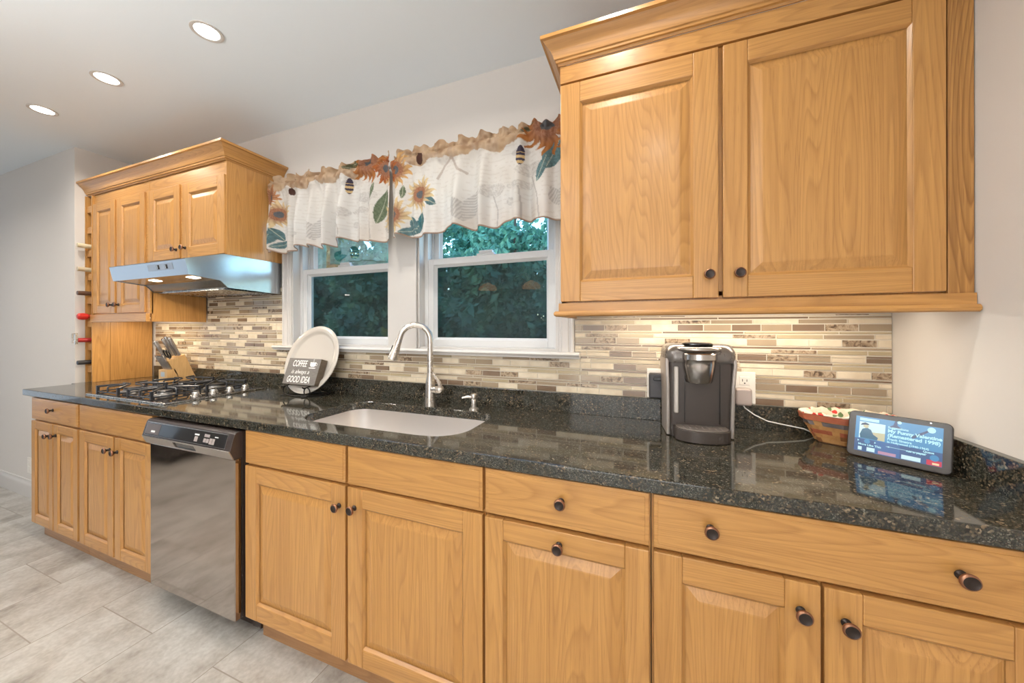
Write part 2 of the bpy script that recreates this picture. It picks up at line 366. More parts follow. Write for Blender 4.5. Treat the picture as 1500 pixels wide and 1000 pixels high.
st = [(-.001, 1.158), (-.001, 1.187), (-.036, 1.187), (-.042, 1.184), (-.045, 1.178), (-.042, 1.172), (-.034, 1.168), (-.030, 1.158)]
structure('trim_3', G().prism(st, .434, 2.398, 'yz'), SILL, smooth=40, bevel=.0015)

# ------------------------------------------------------------------ mosaic backsplash
rows = []; z = 1.0045
while z < 1.56:
    for k, h in (('thick', .0236), ('mid', .0136), ('thin', .0066)): rows.append((k, z, z+h)); z += h+.0041
REG = [(-.944, .434, 1.003, 1.336), (-.285, .492, 1.336, 1.56), (.434, 2.398, 1.003, 1.157), (.434, .492, 1.189, 1.336), (2.373, XR-.001, 1.189, 1.345), (2.398, XR-.001, 1.003, 1.189)]
g = G(); rr = random.Random(11)
for x0, x1, z0, z1 in REG: g.box(x0, x1, -.0075, -.0008, z0, z1, 5)
for k, za, zb in rows:
    x = -1.0-rr.random()*.15; last = None
    while x < 3.5:
        L = {'thick': .093, 'mid': .138, 'thin': .285}[k]*(1 if k != 'thick' else rr.choice((1, 1, 1, .98)))
        ch = {'thick': [0]*7+[1]*5+[2]*4+[4]*3, 'mid': [3]*8+[0]*6+[1]*2+[4]*3, 'thin': [1]*4+[2]*6+[3]*2}[k]
        c = rr.choice(ch)
        if c == last and c in (2, 4): c = rr.choice(ch)
        last = c
        for a0, a1, c0, c1 in REG:
            xa, xb, zz0, zz1 = max(x, a0+.001), min(x+L, a1-.001), max(za, c0+.0005), min(zb, c1-.0005)
            if xb-xa > .004 and zz1-zz0 > .003:
                e = .0007; yf = -.0102
                g.add([(xa, -.007, zz0), (xb, -.007, zz0), (xb, -.007, zz1), (xa, -.007, zz1), (xa+e, yf, zz0+e), (xb-e, yf, zz0+e), (xb-e, yf, zz1-e), (xa+e, yf, zz1-e)],
                      [(4, 5, 6, 7), (0, 1, 5, 4), (1, 2, 6, 5), (2, 3, 7, 6), (3, 0, 4, 7)], c)
        x += L+.0034
tag(g.build('mosaic_backsplash', [T_CREAM, T_TAUPE, T_BROWN, T_OLIVE, T_MARB, GROUT]), 'beige and brown strip mosaic tile backsplash along the back wall', 'backsplash')

# ------------------------------------------------------------------ granite counter
def rounded(x0, x1, y0, y1, rs, n=8):   # corner radii: (x0y0, x1y0, x1y1, x0y1), counter-clockwise
    out = []
    for (cx, cy, r, a0) in ((x0+rs[0], y0+rs[0], rs[0], PI), (x1-rs[1], y0+rs[1], rs[1], 1.5*PI), (x1-rs[2], y1-rs[2], rs[2], 0), (x0+rs[3], y1-rs[3], rs[3], .5*PI)):
        for i in range(n+1): a = a0+PI/2*i/n; out.append((cx+r*math.cos(a), cy+r*math.sin(a)))
    return out
SINK = rounded(1.262, 2.052, -.530, -.150, (.13, .13, .085, .085))
def slab(outer, holes, z0, z1, r):
    import bmesh
    bm = bmesh.new(); loops = []
    for lp in [outer]+holes:
        vs = [bm.verts.new((x, y, 0)) for x, y in lp]; loops.append([bm.edges.new((vs[i], vs[(i+1) % len(vs)])) for i in range(len(vs))])
    res = bmesh.ops.triangle_fill(bm, edges=[e for q in loops for e in q], use_beauty=True)
    tris = [tuple(v.co.xy for v in f.verts) for f in bm.faces]
    bm.free(); return tris
outer = [(-1.012, YF), (XR-.002, YF), (XR-.002, -.002), (XS+.002, -.002), (XS+.002, YS-.018), (-1.012, YS-.018)]
tris = slab(outer, [SINK], 0, 0, 0)
g = G()
for t in tris: g.add([(p.x, p.y, ZT) for p in t], [(0, 1, 2)]); g.add([(p.x, p.y, ZT-.038) for p in t], [(2, 1, 0)])
for lp in (outer, SINK):
    n_ = len(lp)
    for i in range(n_):
        a, b = lp[i], lp[(i+1) % n_]; g.add([(*a, ZT), (*b, ZT), (*b, ZT-.038), (*a, ZT-.038)], [(0, 1, 2, 3)])
ct = g.build('countertop', GRAN, None)
import bmesh
bm = bmesh.new(); bm.from_mesh(ct.data); bmesh.ops.remove_doubles(bm, verts=bm.verts, dist=1e-5); bmesh.ops.recalc_face_normals(bm, faces=bm.faces); bm.to_mesh(ct.data); bm.free()
q = ct.modifiers.new('bevel', 'BEVEL'); q.width = .004; q.segments = 3; q.limit_method = 'ANGLE'; q.angle_limit = math.radians(60)
tag(ct, 'long polished dark speckled granite countertop with a sink cut into it', 'countertop')
tag(G().box(-.944, XR-.022, -.022, -.0005, ZT, 1.003).build('granite_upstand', GRAN, bevel=.0015), 'low dark granite upstand along the back wall under the mosaic tiles', 'backsplash')
tag(G().box(XR-.022, XR-.0005, YF+.01, -.0005, ZT, 1.003).build('granite_upstand', GRAN, bevel=.0015), 'short dark granite upstand on the right wall beside the tablet', 'backsplash')

# ------------------------------------------------------------------ cabinets
KNOB = None
def knob(parent, x, y, z):
    """mushroom knob whose foot stands on the plane y, pointing to -y"""
    global KNOB
    if KNOB is None:
        pr = [(0, 0), (.0095, 0), (.0095, .002), (.0065, .004), (.0052, .010), (.0068, .015), (.0125, .0175), (.0155, .0205), (.0160, .0235), (.0148, .0262), (.0125, .0272), (.0118, .0266), (0, .0268)]
        ms = [0, 0, 0, 0, 0, 0, 0, 1, 1, 1, 0, 0]
        gg = G().lathe((0, 0, 0), pr, (0, -1, 0), 24, 0, ms); o = gg.build('knob', [BRONZE, COPPER], None, smooth=50, local=True); KNOB = o.data
    else:
        o = bpy.data.objects.new('knob', KNOB); COL.objects.link(o)
    o.parent = parent; o.location = Vector((x, y, z))-ORG[parent.name]; ORG[o.name] = ORG[parent.name]; return o
def door(parent, x0, x1, z0, z1, y, sw=.062, name='door', th=.020, slab_=False):
    g = G(); yb = y+th
    if slab_:
        g.box(x0, x1, y+.002, yb, z0, z1, 1).box(x0+.010, x1-.010, y, y+.004, z0+.010, z1-.010, 1)
        return g.build(name, OAK, parent, bevel=.0022)
    g.box(x0, x0+sw, y, yb, z0, z1, 0).box(x1-sw, x1, y, yb, z0, z1, 0)
    g.box(x0+sw, x1-sw, y+.0004, yb, z0, z0+sw, 1).box(x0+sw, x1-sw, y+.0004, yb, z1-sw, z1, 1)
    # sticking: small chamfer round the inside of the frame
    a, b, c, d = x0+sw, x1-sw, z0+sw, z1-sw; e = .007
    g.add([(a, y+.001, c), (b, y+.001, c), (b, y+.001, d), (a, y+.001, d), (a+e, y+.009, c+e), (b-e, y+.009, c+e), (b-e, y+.009, d-e), (a+e, y+.009, d-e)], [(0, 1, 5, 4), (2, 3, 7, 6)], 1)
    g.add([(a, y+.001, c), (b, y+.001, c), (b, y+.001, d), (a, y+.001, d), (a+e, y+.009, c+e), (b-e, y+.009, c+e), (b-e, y+.009, d-e), (a+e, y+.009, d-e)], [(1, 2, 6, 5), (3, 0, 4, 7)], 0)
    o = g.build(name, OAK, parent, bevel=.0026)
    g = G(); e0, e1, e2 = .002, .010, .036; rings = []
    for e_, dy in ((e0, .0115), (e1, .0115), (e2, .0035), (e2+.004, .0030)): rings.append([(a+e_, y+dy, c+e_), (b-e_, y+dy, c+e_), (b-e_, y+dy, d-e_), (a+e_, y+dy, d-e_)])
    vs = [v for r in rings for v in r]; fs = []
    for i in range(3):
        for k in range(4): fs.append((i*4+k, i*4+(k+1) % 4, i*4+4+(k+1) % 4, i*4+4+k))
    fs.append((12, 13, 14, 15)); g.add(vs, fs, 0)
    g.add([(a+e0, y+.0165, c+e0), (b-e0, y+.0165, c+e0), (b-e0, y+.0165, d-e0), (a+e0, y+.0165, d-e0)], [(3, 2, 1, 0)], 0)
    g.build('door_panel', OAK, o)
    return o
def carcass(parent, x0, x1, z0=.088, z1=.872, yb=-.03, toe=True, toe_x0=None):
    g = G(); yf = -.599; t = .018
    g.box(x0+.0005, x0+t, yf+.018, yb, z0, z1, 0).box(x1-t, x1-.0005, yf+.018, yb, z0, z1, 0).box(x0+t, x1-t, yf+.018, yb, z0, z0+t, 2).box(x0+t, x1-t, yb-.008, yb, z0+t, z1, 0)
    g.box(x0+.0005, x1-.0005, yf, yf+.018, z0, z1, 0)
    g.build('body', OAK, parent)
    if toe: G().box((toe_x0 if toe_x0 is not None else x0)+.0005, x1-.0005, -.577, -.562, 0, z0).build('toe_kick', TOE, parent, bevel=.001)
def base(x0, x1, label, **kw):
    c = thing('base_cabinet', (x0, -.599, 0), label, 'cabinet'); carcass(c, x0, x1, **kw); return c

DB, DT, FB, FT = .094, .727, .737, .868
c = base(-.912, -.312, 'oak base cabinet at the far left end, with a short drawer above two narrow doors', toe_x0=-.875)
d = door(c, -.906, -.622, DB, DT, YD, .05); knob(d, -.655, YD, .658)
d = door(c, -.611, -.322, DB, DT, YD, .05); knob(d, -.512, YD+.0, .665) if False else knob(d, -.578, YD, .665)
d = door(c, -.906, -.322, FB, FT, YD, name='drawer_front', slab_=True); knob(d, -.614, YD, .812)
c = base(-.310, .424, 'oak base cabinet under the gas cooktop, directly left of the dishwasher')
d = door(c, -.299, .060, DB, DT, YD, .058); knob(d, .030, YD, .658)
d = door(c, .074, .418, DB, DT, YD, .058); knob(d, .105, YD, .655)
door(c, -.299, .418, FB, FT, YD, name='false_drawer_front', slab_=True)
c = base(1.103, 2.209, 'wide oak sink base cabinet right of the dishwasher with two plain drawer fronts', toe_x0=1.155)
d = door(c, 1.109, 1.656, DB, DT, YD, .068); knob(d, 1.628, YD, .652)
d = door(c, 1.667, 2.205, DB, DT, YD, .068); knob(d, 1.700, YD, .656)
door(c, 1.109, 1.656, FB, FT+.004, YD, name='false_drawer_front', slab_=True); door(c, 1.667, 2.205, FB, FT+.004, YD, name='false_drawer_front', slab_=True)
G().box(1.104, 1.155, -.585, -.560, .03, .088).build('side_bracket', DWD, c)
c = base(2.210, 2.684, 'oak pull-out base cabinet with one drawer and a knob centred on its single door')
d = door(c, 2.215, 2.680, DB, DT, YD-.004, .060, th=.024); knob(d, 2.444, YD-.004, .690)
d = door(c, 2.215, 2.680, FB, FT+.004, YD, name='drawer_front', slab_=True); knob(d, 2.450, YD, .812)
c = base(2.685, 3.454, 'oak base cabinet against the right wall with one wide two-knob drawer over two doors')
d = door(c, 2.690, 3.033, DB, DT, YD, .066); knob(d, 2.996, YD, .664)
d = door(c, 3.039, 3.395, DB, DT, YD, .066); knob(d, 3.076, YD, .660)
d = door(c, 2.690, 3.395, FB, FT+.004, YD, name='drawer_front', slab_=True); knob(d, 2.818, YD, .812); knob(d, 3.254, YD, .809)

# crown profile (outward, z)
def crown(z): return [(0, z), (.004, z), (.006, z+.007), (.012, z+.009), (.013, z+.016), (.017, z+.019), (.020, z+.030), (.028, z+.046), (.040, z+.058), (.046, z+.066), (.049, z+.070), (.058, z+.073), (.058, z+.085), (0, z+.085)]
def rail(z0, z1): return [(0, z0), (.0, z1), (.006, z1), (.006, z0+.019), (.016, z0+.019), (.020, z0+.015), (.0215, z0+.010), (.020, z0+.004), (.014, z0)]
# right upper cabinet
c = thing('wall_cabinet', (2.382, -.31, 1.38), 'large oak wall cabinet with two raised panel doors at the right of the windows', 'cabinet')
g = G(); x0, x1, zb, zt = 2.382, XR-.002, 1.386, 2.246
g.box(x0, x0+.018, -.312, -.002, zb, zt, 0).box(x1-.018, x1, -.312, -.002, zb, zt, 0).box(x0+.018, x1-.018, -.312, -.002, zb+.012, zb+.028, 1).box(x0+.018, x1-.018, -.312, -.002, zt-.018, zt, 1)
g.box(x0, 3.404, -.332+.001, -.312, 2.184, zt, 1).box(x0, x1, -.312, -.296, zb, zt-.001, 0)
g.build('body', OAK, c, bevel=.0012)
G().box(3.405, x1, -.331, -.312, zb, 2.246).build('filler_strip', OAKF, c, bevel=.001)['label'] = 'coarse dark-grained filler strip'
d = door(c, 2.383, 2.885, 1.392, 2.176, YU-.001, .071); knob(d, 2.857, YU-.001, 1.464)
d = door(c, 2.897, 3.402, 1.392, 2.176, YU-.001, .066); knob(d, 2.938, YU-.001, 1.464)
G().sweep(crown(2.246), [(2.381, -.002), (2.381, YU), (XR-.002, YU)], 1, [2, 1]).build('crown_moulding', OAK, c, smooth=20)
G().sweep(rail(1.338, 1.386), [(2.383, -.012), (2.383, YU), (XR-.002, YU)], 1, [2, 1]).build('light_rail', OAK, c, smooth=30)

# left tall wall cabinet
c = thing('wall_cabinet', (-.984, -.31, 1.38), 'tall narrow oak wall cabinet at the left with two slim doors, beside the wine rack', 'cabinet')
g = G(); x0, x1 = -.984, -.292
g.box(x0, x0+.016, -.312, -.013, 1.392, 2.246, 0).box(x1-.016, x1, -.312, -.013, 1.340, 2.246, 0).box(x0+.016, x1-.016, -.312, -.013, 1.392, 1.408, 1).box(x0+.016, x1-.016, -.312, -.013, 2.23, 2.246, 1)
g.box(x0, x1, -.322, -.304, 1.392, 2.246, 1)
g.build('body', OAK, c, bevel=.001)
d = door(c, -.983, -.692, 1.400, 2.172, YU, .055); knob(d, -.722, YU, 1.456)
d = door(c, -.662, -.330, 1.400, 2.172, YU, .055); knob(d, -.640, YU, 1.456)
G().box(-.984, -.279, -.346, -.324, 1.339, 1.392).build('light_rail', OAKH, c, bevel=.003)
# cabinet over the hood
c = thing('wall_cabinet', (-.290, -.31, 1.72), 'short oak wall cabinet over the range hood with two small doors', 'cabinet')
g = G(); x0, x1 = -.290, .476
g.box(x0+.001, x0+.016, -.312, -.013, 1.716, 2.246, 0).box(x1-.018, x1, -.322, -.002, 1.712, 2.246, 0).box(x0+.016, x1-.018, -.312, -.013, 1.716, 1.732, 1).box(x0+.016, x1-.018, -.312, -.013, 2.23, 2.246, 1)
g.box(x0+.001, x1-.018, -.322, -.304, 1.716, 2.246, 1)
g.build('body', OAK, c, bevel=.001)
d = door(c, -.305+.02, .047, 1.720, 2.166, YU, .058); knob(d, .018, YU, 1.772)
d = door(c, .078, .470, 1.716, 2.162, YU, .062); knob(d, .108, YU, 1.776)
tag(G().sweep(crown(2.240), [(-1.063, YU+.006), (.476, YU+.006), (.476, -.002)], 1, [1, 2]).build('crown_moulding', OAK, None, smooth=20), 'stepped oak crown moulding capping the left wall cabinets and the wine rack', 'moulding')

# ------------------------------------------------------------------ wine rack and bottles
c = thing('wine_rack', (-1.02, -.33, ZT), 'tall narrow oak wine rack tower between the left wall and the slim cabinet', 'wine rack')
xa, xb = XS+.002, -.985
g = G(); g.box(xa, xa+.0055, -.333, -.025, ZT+.0005, 2.238, 0)
g.box(xb-.010, xb, -.335, -.245, ZT+.0005, 2.238, 0).box(xb-.012, xb-.001, -.2435, -.0115, ZT+.0005, 2.238, 0).box(xa, xb-.012, -.024, -.012, ZT+.0005, 2.238, 0)
g.build('side_panel', OAK, c, bevel=.001)
G().box(xa, xa+.005, -.342, -.325, ZT+.0005, 2.238).build('front_stile', OAKV, c)
SH = [.985, 1.142, 1.308, 1.472, 1.640, 1.806, 1.972, 2.12]
for i, z in enumerate(SH):
    G().box(xa+.006, xb-.012, -.333, -.045, z, z+.045, 0).build('shelf', OAKH, c)
BOT = [(1.806, 'cream', (.72, .62, .42), 'cream topped wine bottle in the highest filled slot of the wine rack'),
       (1.640, 'tan', (.60, .50, .34), 'pale tan topped wine bottle in the second filled slot from the top of the rack'),
       (1.472, 'brown', (.12, .06, .035), 'brown necked wine bottle in the rack, just above the red capped one'),
       (1.308, 'red', (.62, .03, .02), 'bright red capped wine bottle in the middle of the wine rack'),
       (1.142, 'dark red', (.34, .02, .02), 'dark red wine bottle with a metal stopper, below the bright red capped one'),
       (.985, 'black', (.02, .018, .02), 'black necked wine bottle in the lowest filled slot of the wine rack')]
BGL = plain('bottle_glass', (.012, .02, .012), .06, 0, .6)
for z, nm, colr, lab in BOT:
    cx = (xa+.006+xb-.012)/2; zz = z+.045+.0275
    b = thing('wine_bottle', (cx, -.05, zz), lab, 'bottle', 'wine bottles in the rack')
    G().lathe((cx, -.058+.0, zz), [(0, 0), (.026, 0), (.027, .004), (.027, .185), (.022, .225), (.0135, .25), (.013, .30), (.0145, .302), (.0145, .310), (.013, .312)], (0, -1, 0), 20).build('glass', BGL, b, smooth=40)
    if nm == 'red': pr = [(.0136, .262), (.0138, .30), (.021, .306), (.024, .325), (.022, .345), (.014, .352), (0, .352)]
    else: pr = [(.0136, .255), (.0150, .30), (.0155, .316), (.0150, .345), (.0145, .352), (0, .352)]
    G().lathe((cx, -.058+.020, zz), pr, (0, -1, 0), 18).build('cap', plain('cap_'+nm.replace(' ', '_'), colr, .4), b, smooth=40)
    if nm == 'dark red': G().box(cx-.008, cx+.008, -.402, -.3895, zz-.028, zz+.048).tube([(cx, -.398, zz+.044), (cx, -.412, zz+.046), (cx, -.412, zz-.02)], .004).build('stopper', STEEL, b, bevel=.002)

# ------------------------------------------------------------------ dishwasher
c = thing('dishwasher', (.76, -.62, 0), 'black stainless dishwasher with a pocket handle between the oak base cabinets', 'dishwasher')
x0, x1 = .470, 1.088
G().box(x0+.004, x1+.004, -.618, -.06, .085, .866).build('body', DWD, c)
G().box(x0, x1, -.6455, -.619, .084, .754).build('door', DWF, c, bevel=.003)
pf = [(-.600, .866), (-.633, .8665), (-.641, .863), (-.646, .856), (-.652, .838), (-.662, .800), (-.664, .795), (-.661, .787), (-.647, .757), (-.620, .755), (-.600, .755)]
hd = G(); hx0, hx1 = .735, .885
hd.prism(pf, x0-.026, x1, 'yz'); cp = hd.build('control_housing', DWD, c, smooth=40, bevel=.0015)
def on_face(xa, xb, t0, t1, d, m, nm, par):      # strips lying on the sloping control face
    A, B = Vector((0, -.6465, .856)), Vector((0, -.6622, .800)); nv = Vector((0, -(A-B).z, (A-B).y)).normalized()
    def P(x, t, o): q = A+(B-A)*t+nv*o; return (x, q.y, q.z)
    gg = G().add([P(x, t, o) for x in (xa, xb) for t in (t0, t1) for o in (0, d)], [(0, 1, 3, 2), (4, 6, 7, 5), (0, 4, 5, 1), (2, 3, 7, 6), (0, 2, 6, 4), (1, 5, 7, 3)])
    return gg.build(nm, m, par)
on_face(x0-.01, x1-.035, .0, 1.0, .0010, DWL, 'control_trim', c); on_face(x0-.007, x1-.038, .06, .97, .0018, BLKG, 'control_panel', c)
on_face(x0-.004, x0+.105, .12, .92, .0024, plain('vent_grey', (.16, .13, .12), .3, .4), 'vent', c)
for xx, w_ in ((x0+.042, .030),): on_face(xx, xx+w_, .62, .76, .0030, WHITE, 'badge', c)
for xx, ta, tb, w_ in ((.838, .30, .40, .030), (.842, .48, .84, .022), (.905, .22, .42, .035), (.905, .52, .80, .016), (.925, .52, .80, .016), (.945, .46, .86, .018), (.966, .46, .86, .014), (.975, .30, .36, .022)):
    on_face(xx, xx+w_, ta, tb, .0030, WHITE if tb-ta < .15 else plain('button_print', (.34, .29, .27), .5), 'button', c)
A, B = Vector((0, -.6638, .7945)), Vector((0, -.6467, .7570))
def lip(xa, xb, t0, t1, o0, o1):
    nv = Vector((0, (B-A).z, -(B-A).y)).normalized()
    def P(x, t, o): q = A+(B-A)*t+nv*o; return (x, q.y, q.z)
    return [P(x, t, o) for x in (xa, xb) for t in (t0, t1) for o in (o0, o1)]
F6 = [(0, 1, 3, 2), (4, 6, 7, 5), (0, 4, 5, 1), (2, 3, 7, 6), (0, 2, 6, 4), (1, 5, 7, 3)]
gg = G()
for xa_, xb_, t0, t1 in ((x0-.022, .69, 0, 1), (.845, x1-.002, 0, 1), (.69, .845, 0, .12), (.69, .845, .82, 1)): gg.add(lip(xa_, xb_, t0, t1, .0005, .004), F6)
gg.build('handle_lip', DWL, c)
G().add(lip(.69, .845, .12, .82, .0003, .0008), F6).build('pocket_handle', BLKG, c)
G().box(x0+.02, x1-.02, -.56, -.545, .002, .05).build('toe_plate', DWD, c)

# ------------------------------------------------------------------ sink, faucet, soap pump
c = thing('sink', (1.657, -.34, .70), 'undermount stainless steel kitchen sink below the windows', 'sink')
def bowl(off, dz, rs): return [(x, y, dz) for x, y in rounded(1.262-.006+off, 2.052+.006-off, -.536+off, -.144-off, rs)]
rings = [bowl(-.012, ZT-.039, (.14, .14, .095, .095)), bowl(0, ZT-.039, (.135, .135, .09, .09)), bowl(.002, ZT-.05, (.13, .13, .085, .085)), bowl(.012, .735, (.12, .12, .08, .08)), bowl(.03, .712, (.11, .11, .075, .075)), bowl(.06, .704, (.10, .10, .07, .07))]
g = G(); k = len(rings[0]); vs = [v for r in rings for v in r]; fs = []
for i in range(len(rings)-1):
    for j in range(k): fs.append((i*k+j, i*k+(j+1) % k, (i+1)*k+(j+1) % k, (i+1)*k+j))
fs.append(tuple((len(rings)-1)*k+j for j in range(k))); g.add(vs, fs)
b = g.build('bowl', plain('sink_steel', (.90, .86, .83), .40, 1), c, smooth=50); q = b.modifiers.new('thickness', 'SOLIDIFY'); q.thickness = .0012; q.offset = 0
G().lathe((1.70, -.28, .7052), [(0, .001), (.02, .001), (.026, .003), (.044, .0035), (.046, 0)], (0, 0, 1), 24).build('drain', CHROME, c, smooth=40)
c = thing('faucet', (1.676, -.112, ZT), 'tall brushed nickel gooseneck pull-down faucet behind the sink', 'faucet')
fx, fy = 1.676, -.112
G().lathe((fx, fy, ZT+.0003), [(0, 0), (.029, 0), (.0285, .004), (.0265, .03), (.0245, .07), (.0225, .115), (.0165, .15), (.0155, .158), (0, .158)], (0, 0, 1), 28).build('body', NICKEL, c, smooth=40)
R_ = .072; dx, dy = -.86, -.51; ztop = 1.240
pts = [(fx, fy, ZT+.15), (fx, fy, 1.12), (fx, fy, 1.20)]
for i in range(15):
    a = PI*i/14*.93; pts.append((fx+dx*R_*(1-math.cos(a)), fy+dy*R_*(1-math.cos(a)), ztop+R_*math.sin(a)))
lastp = Vector(pts[-1]); tdir = (Vector(pts[-1])-Vector(pts[-2])).normalized(); pts.append(tuple(lastp+tdir*.02))
G().tube(pts, .0142, 16).build('spout', NICKEL, c, smooth=60)
p0 = lastp+tdir*.018
sh = G().lathe(p0, [(.0145, 0), (.0165, .002), (.0165, .01), (.0175, .03), (.021, .07), (.0245, .092), (.0245, .098), (.021, .100), (0, .098)], tdir, 24).build('spray_head', NICKEL, c, smooth=35)
side = tdir.cross(Vector((0, 0, 1)).cross(tdir)).normalized(); sd = Vector((-.80, -.55, .1)).normalized()
bq = p0+tdir*.045+sd*.0175
G().cyl(bq+tdir*(-.016), bq+tdir*.016, .0055, .0065, 12).build('spray_button', BLK, sh, smooth=50)
G().cyl((fx+.015, fy-.004, .995), (fx+.066, fy-.012, .998), .0165, .0195, 20).lathe((fx+.066, fy-.012, .998), [(.0195, 0), (.017, .008), (.010, .013), (0, .0145)], (.99, -.1, .03), 20).tube([(fx+.068, fy-.014, 1.003), (fx+.066, fy-.02, 1.03), (fx+.054, fy-.03, 1.058), (fx+.040, fy-.04, 1.083)], [.011, .009, .0075, .0065], 12).build('handle', NICKEL, c, smooth=45)
c = thing('soap_dispenser', (1.918, -.115, ZT), 'small brushed nickel soap pump set in the counter right of the faucet', 'soap dispenser')
G().lathe((1.918, -.115, ZT+.0003), [(0, 0), (.0235, 0), (.0225, .006), (.014, .012), (.0125, .03), (.0125, .048), (.011, .05), (0, .05)], (0, 0, 1), 24).build('base', NICKEL, c, smooth=40)
G().lathe((1.918, -.115, ZT+.049), [(.009, 0), (.014, .004), (.015, .02), (.013, .026), (0, .027)], (0, 0, 1), 20).tube([(1.915, -.117, ZT+.060), (1.888, -.130, ZT+.061), (1.868, -.139, ZT+.056)], [.007, .006, .0045], 10).build('pump_head', NICKEL, c, smooth=45)

# ------------------------------------------------------------------ cooktop
c = thing('gas_cooktop', (.03, -.31, ZT), 'black glass gas cooktop with cast iron grates at the left of the counter', 'cooktop')
G().box(-.352, .424, -.572, -.062, ZT+.0003, ZT+.0085).build('glass_top', CGLASS, c, bevel=.003, seg=3)
g = G(); e = .004
for a in ((-.356, .428, -.576, -.5715), (-.356, .428, -.0625, -.058), (-.356, -.3515, -.5715, -.0625), (.4235, .428, -.5715, -.0625)): g.box(a[0], a[1], a[2], a[3], ZT+.0003, ZT+.0072)
g.build('edge_trim', STEEL, c, bevel=.0015)
for (bx, by, br_) in ((-.205, -.435, .042), (-.205, -.185, .034), (.125, -.435, .034), (.125, -.185, .046)):
    z = ZT+.0085
    b = G().lathe((bx, by, z), [(br_+.014, 0), (br_+.012, .004), (br_, .006), (br_-.004, .016), (0, .016)], (0, 0, 1), 26).build('burner', BURN, c, smooth=35)
    G().lathe((bx, by, z+.016), [(br_-.002, 0), (br_-.002, .005), (br_-.006, .008), (0, .009)], (0, 0, 1), 26).build('burner_cap', IRON, b, smooth=35)
    # grate: four hooked legs at the corners, arms reaching in over the burner and side rails
    g = G(); h = .112; zt = z+.042
    for sx in (-1, 1):
        for sy in (-1, 1):
            cx_, cy_ = bx+sx*h, by+sy*(h-.006)
            g.box(cx_-.006, cx_+.006, cy_-.006, cy_+.006, z+.0003, zt)
            g.tube([(cx_, cy_, zt-.006), (bx+sx*.06, by+sy*.055, zt), (bx+sx*.024, by+sy*.022, zt+.002)], [.0065, .0055, .0045], 6)
        g.box(bx+sx*h-.0028, bx+sx*h+.0028, by-h+.006, by+h-.006, z+.004, z+.011)
        g.box(bx-h, bx+h, by+sx*(h-.006)-.0028, by+sx*(h-.006)+.0028, z+.004, z+.011)
        g.tube([(bx+sx*h, by, z+.004), (bx+sx*h, by, zt-.006), (bx+sx*(h-.006), by, zt-.001), (bx+sx*.03, by, zt)], .0048, 6); g.tube([(bx, by+sx*(h-.006), z+.004), (bx, by+sx*(h-.006), zt-.006), (bx, by+sx*(h-.012), zt-.001), (bx, by+sx*.03, zt)], .0048, 6)
    g.build('grate', IRON, c, bevel=.0012)
for ky in (-.405, -.32, -.235, -.15):
    G().lathe((.352, ky, ZT+.0086), [(0, 0), (.024, 0), (.0235, .006), (.018, .008), (.0165, .022), (.014, .025), (0, .0255)], (0, 0, 1), 22).box(.3495, .3545, ky-.015, ky+.015, ZT+.034, ZT+.040).build('control_knob', STEEL, c, smooth=35)

# ------------------------------------------------------------------ range hood
c = thing('range_hood', (.10, -.25, 1.52), 'stainless steel under-cabinet range hood over the cooktop with lit lamps', 'range hood')
hx0, hx1 = -.262, .478
side = [(-.0125, 1.5140), (-.318, 1.5250), (-.355, 1.561), (-.498, 1.575), (-.514, 1.652), (-.512, 1.656), (-.340, 1.7105), (-.0125, 1.7115)]
g = G(); t = .0025
g.prism(side, hx0, hx0+t, 'yz').prism(side, hx1-t, hx1, 'yz')
def strip(a, b, nm=None): g.add([(hx0+t, *a), (hx1-t, *a), (hx1-t, *b), (hx0+t, *b)], [(0, 1, 2, 3)])
for a, b in ((3, 4), (4, 5), (5, 6), (6, 7)): strip(side[a], side[b])
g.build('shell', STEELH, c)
g = G(); strip2 = [(-.4975, 1.578), (-.355, 1.565), (-.318, 1.529), (-.0125, 1.518)]
for a, b in zip(strip2[:-1], strip2[1:]):
    g.add([(hx0+t, *a), (hx1-t, *a), (hx1-t, *b), (hx0+t, *b)], [(0, 1, 2, 3)])
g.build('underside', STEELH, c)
g = G()
for k in range(22): y = -.30+k*.0125; zz = 1.5275-(k*.0125)*.0353; g.box(-.20, .415, y, y+.005, zz-.0045, zz-.002)
g.box(-.21, .425, -.31, -.02, 1.5168, 1.5178); g.build('filter', STEEL, c)
FA, FB_ = Vector((0, -.5137, 1.650)), Vector((0, -.4983, 1.577))
def hface(xa, xb, t0, t1, o0, o1):
    nv = Vector((0, (FB_-FA).z, -(FB_-FA).y)).normalized()
    def P(x, t_, o): q = FA+(FB_-FA)*t_+nv*o; return (x, q.y, q.z)
    return [P(x, t_, o) for x in (xa, xb) for t_ in (t0, t1) for o in (o0, o1)]
cp = G().add(hface(.13, .36, .12, .58, -.0005, .0012), F6).build('control_plate', plain('hood_plate', (.45, .47, .50), .3, .8), c)
for xx in (.215, .29): G().add(hface(xx, xx+.026, .2, .5, .0010, .0016), F6).build('switch', BLK, cp); G().add(hface(xx+.010, xx+.016, .22, .48, .0016, .005), F6).build('switch_lever', STEEL, cp)
for lx in (-.02, .34):
    G().add([(lx+.015, -.452, 1.5722), (lx+.075, -.452, 1.5722), (lx+.075, -.412, 1.5686), (lx+.015, -.412, 1.5686)], [(0, 1, 2, 3)]).build('lamp_lens', LAMPH, c)
    area('hood_lamp', (lx+.042, -.433, 1.564), (0, 0, 0), .08, .06, 2.4, (1, .85, .66))

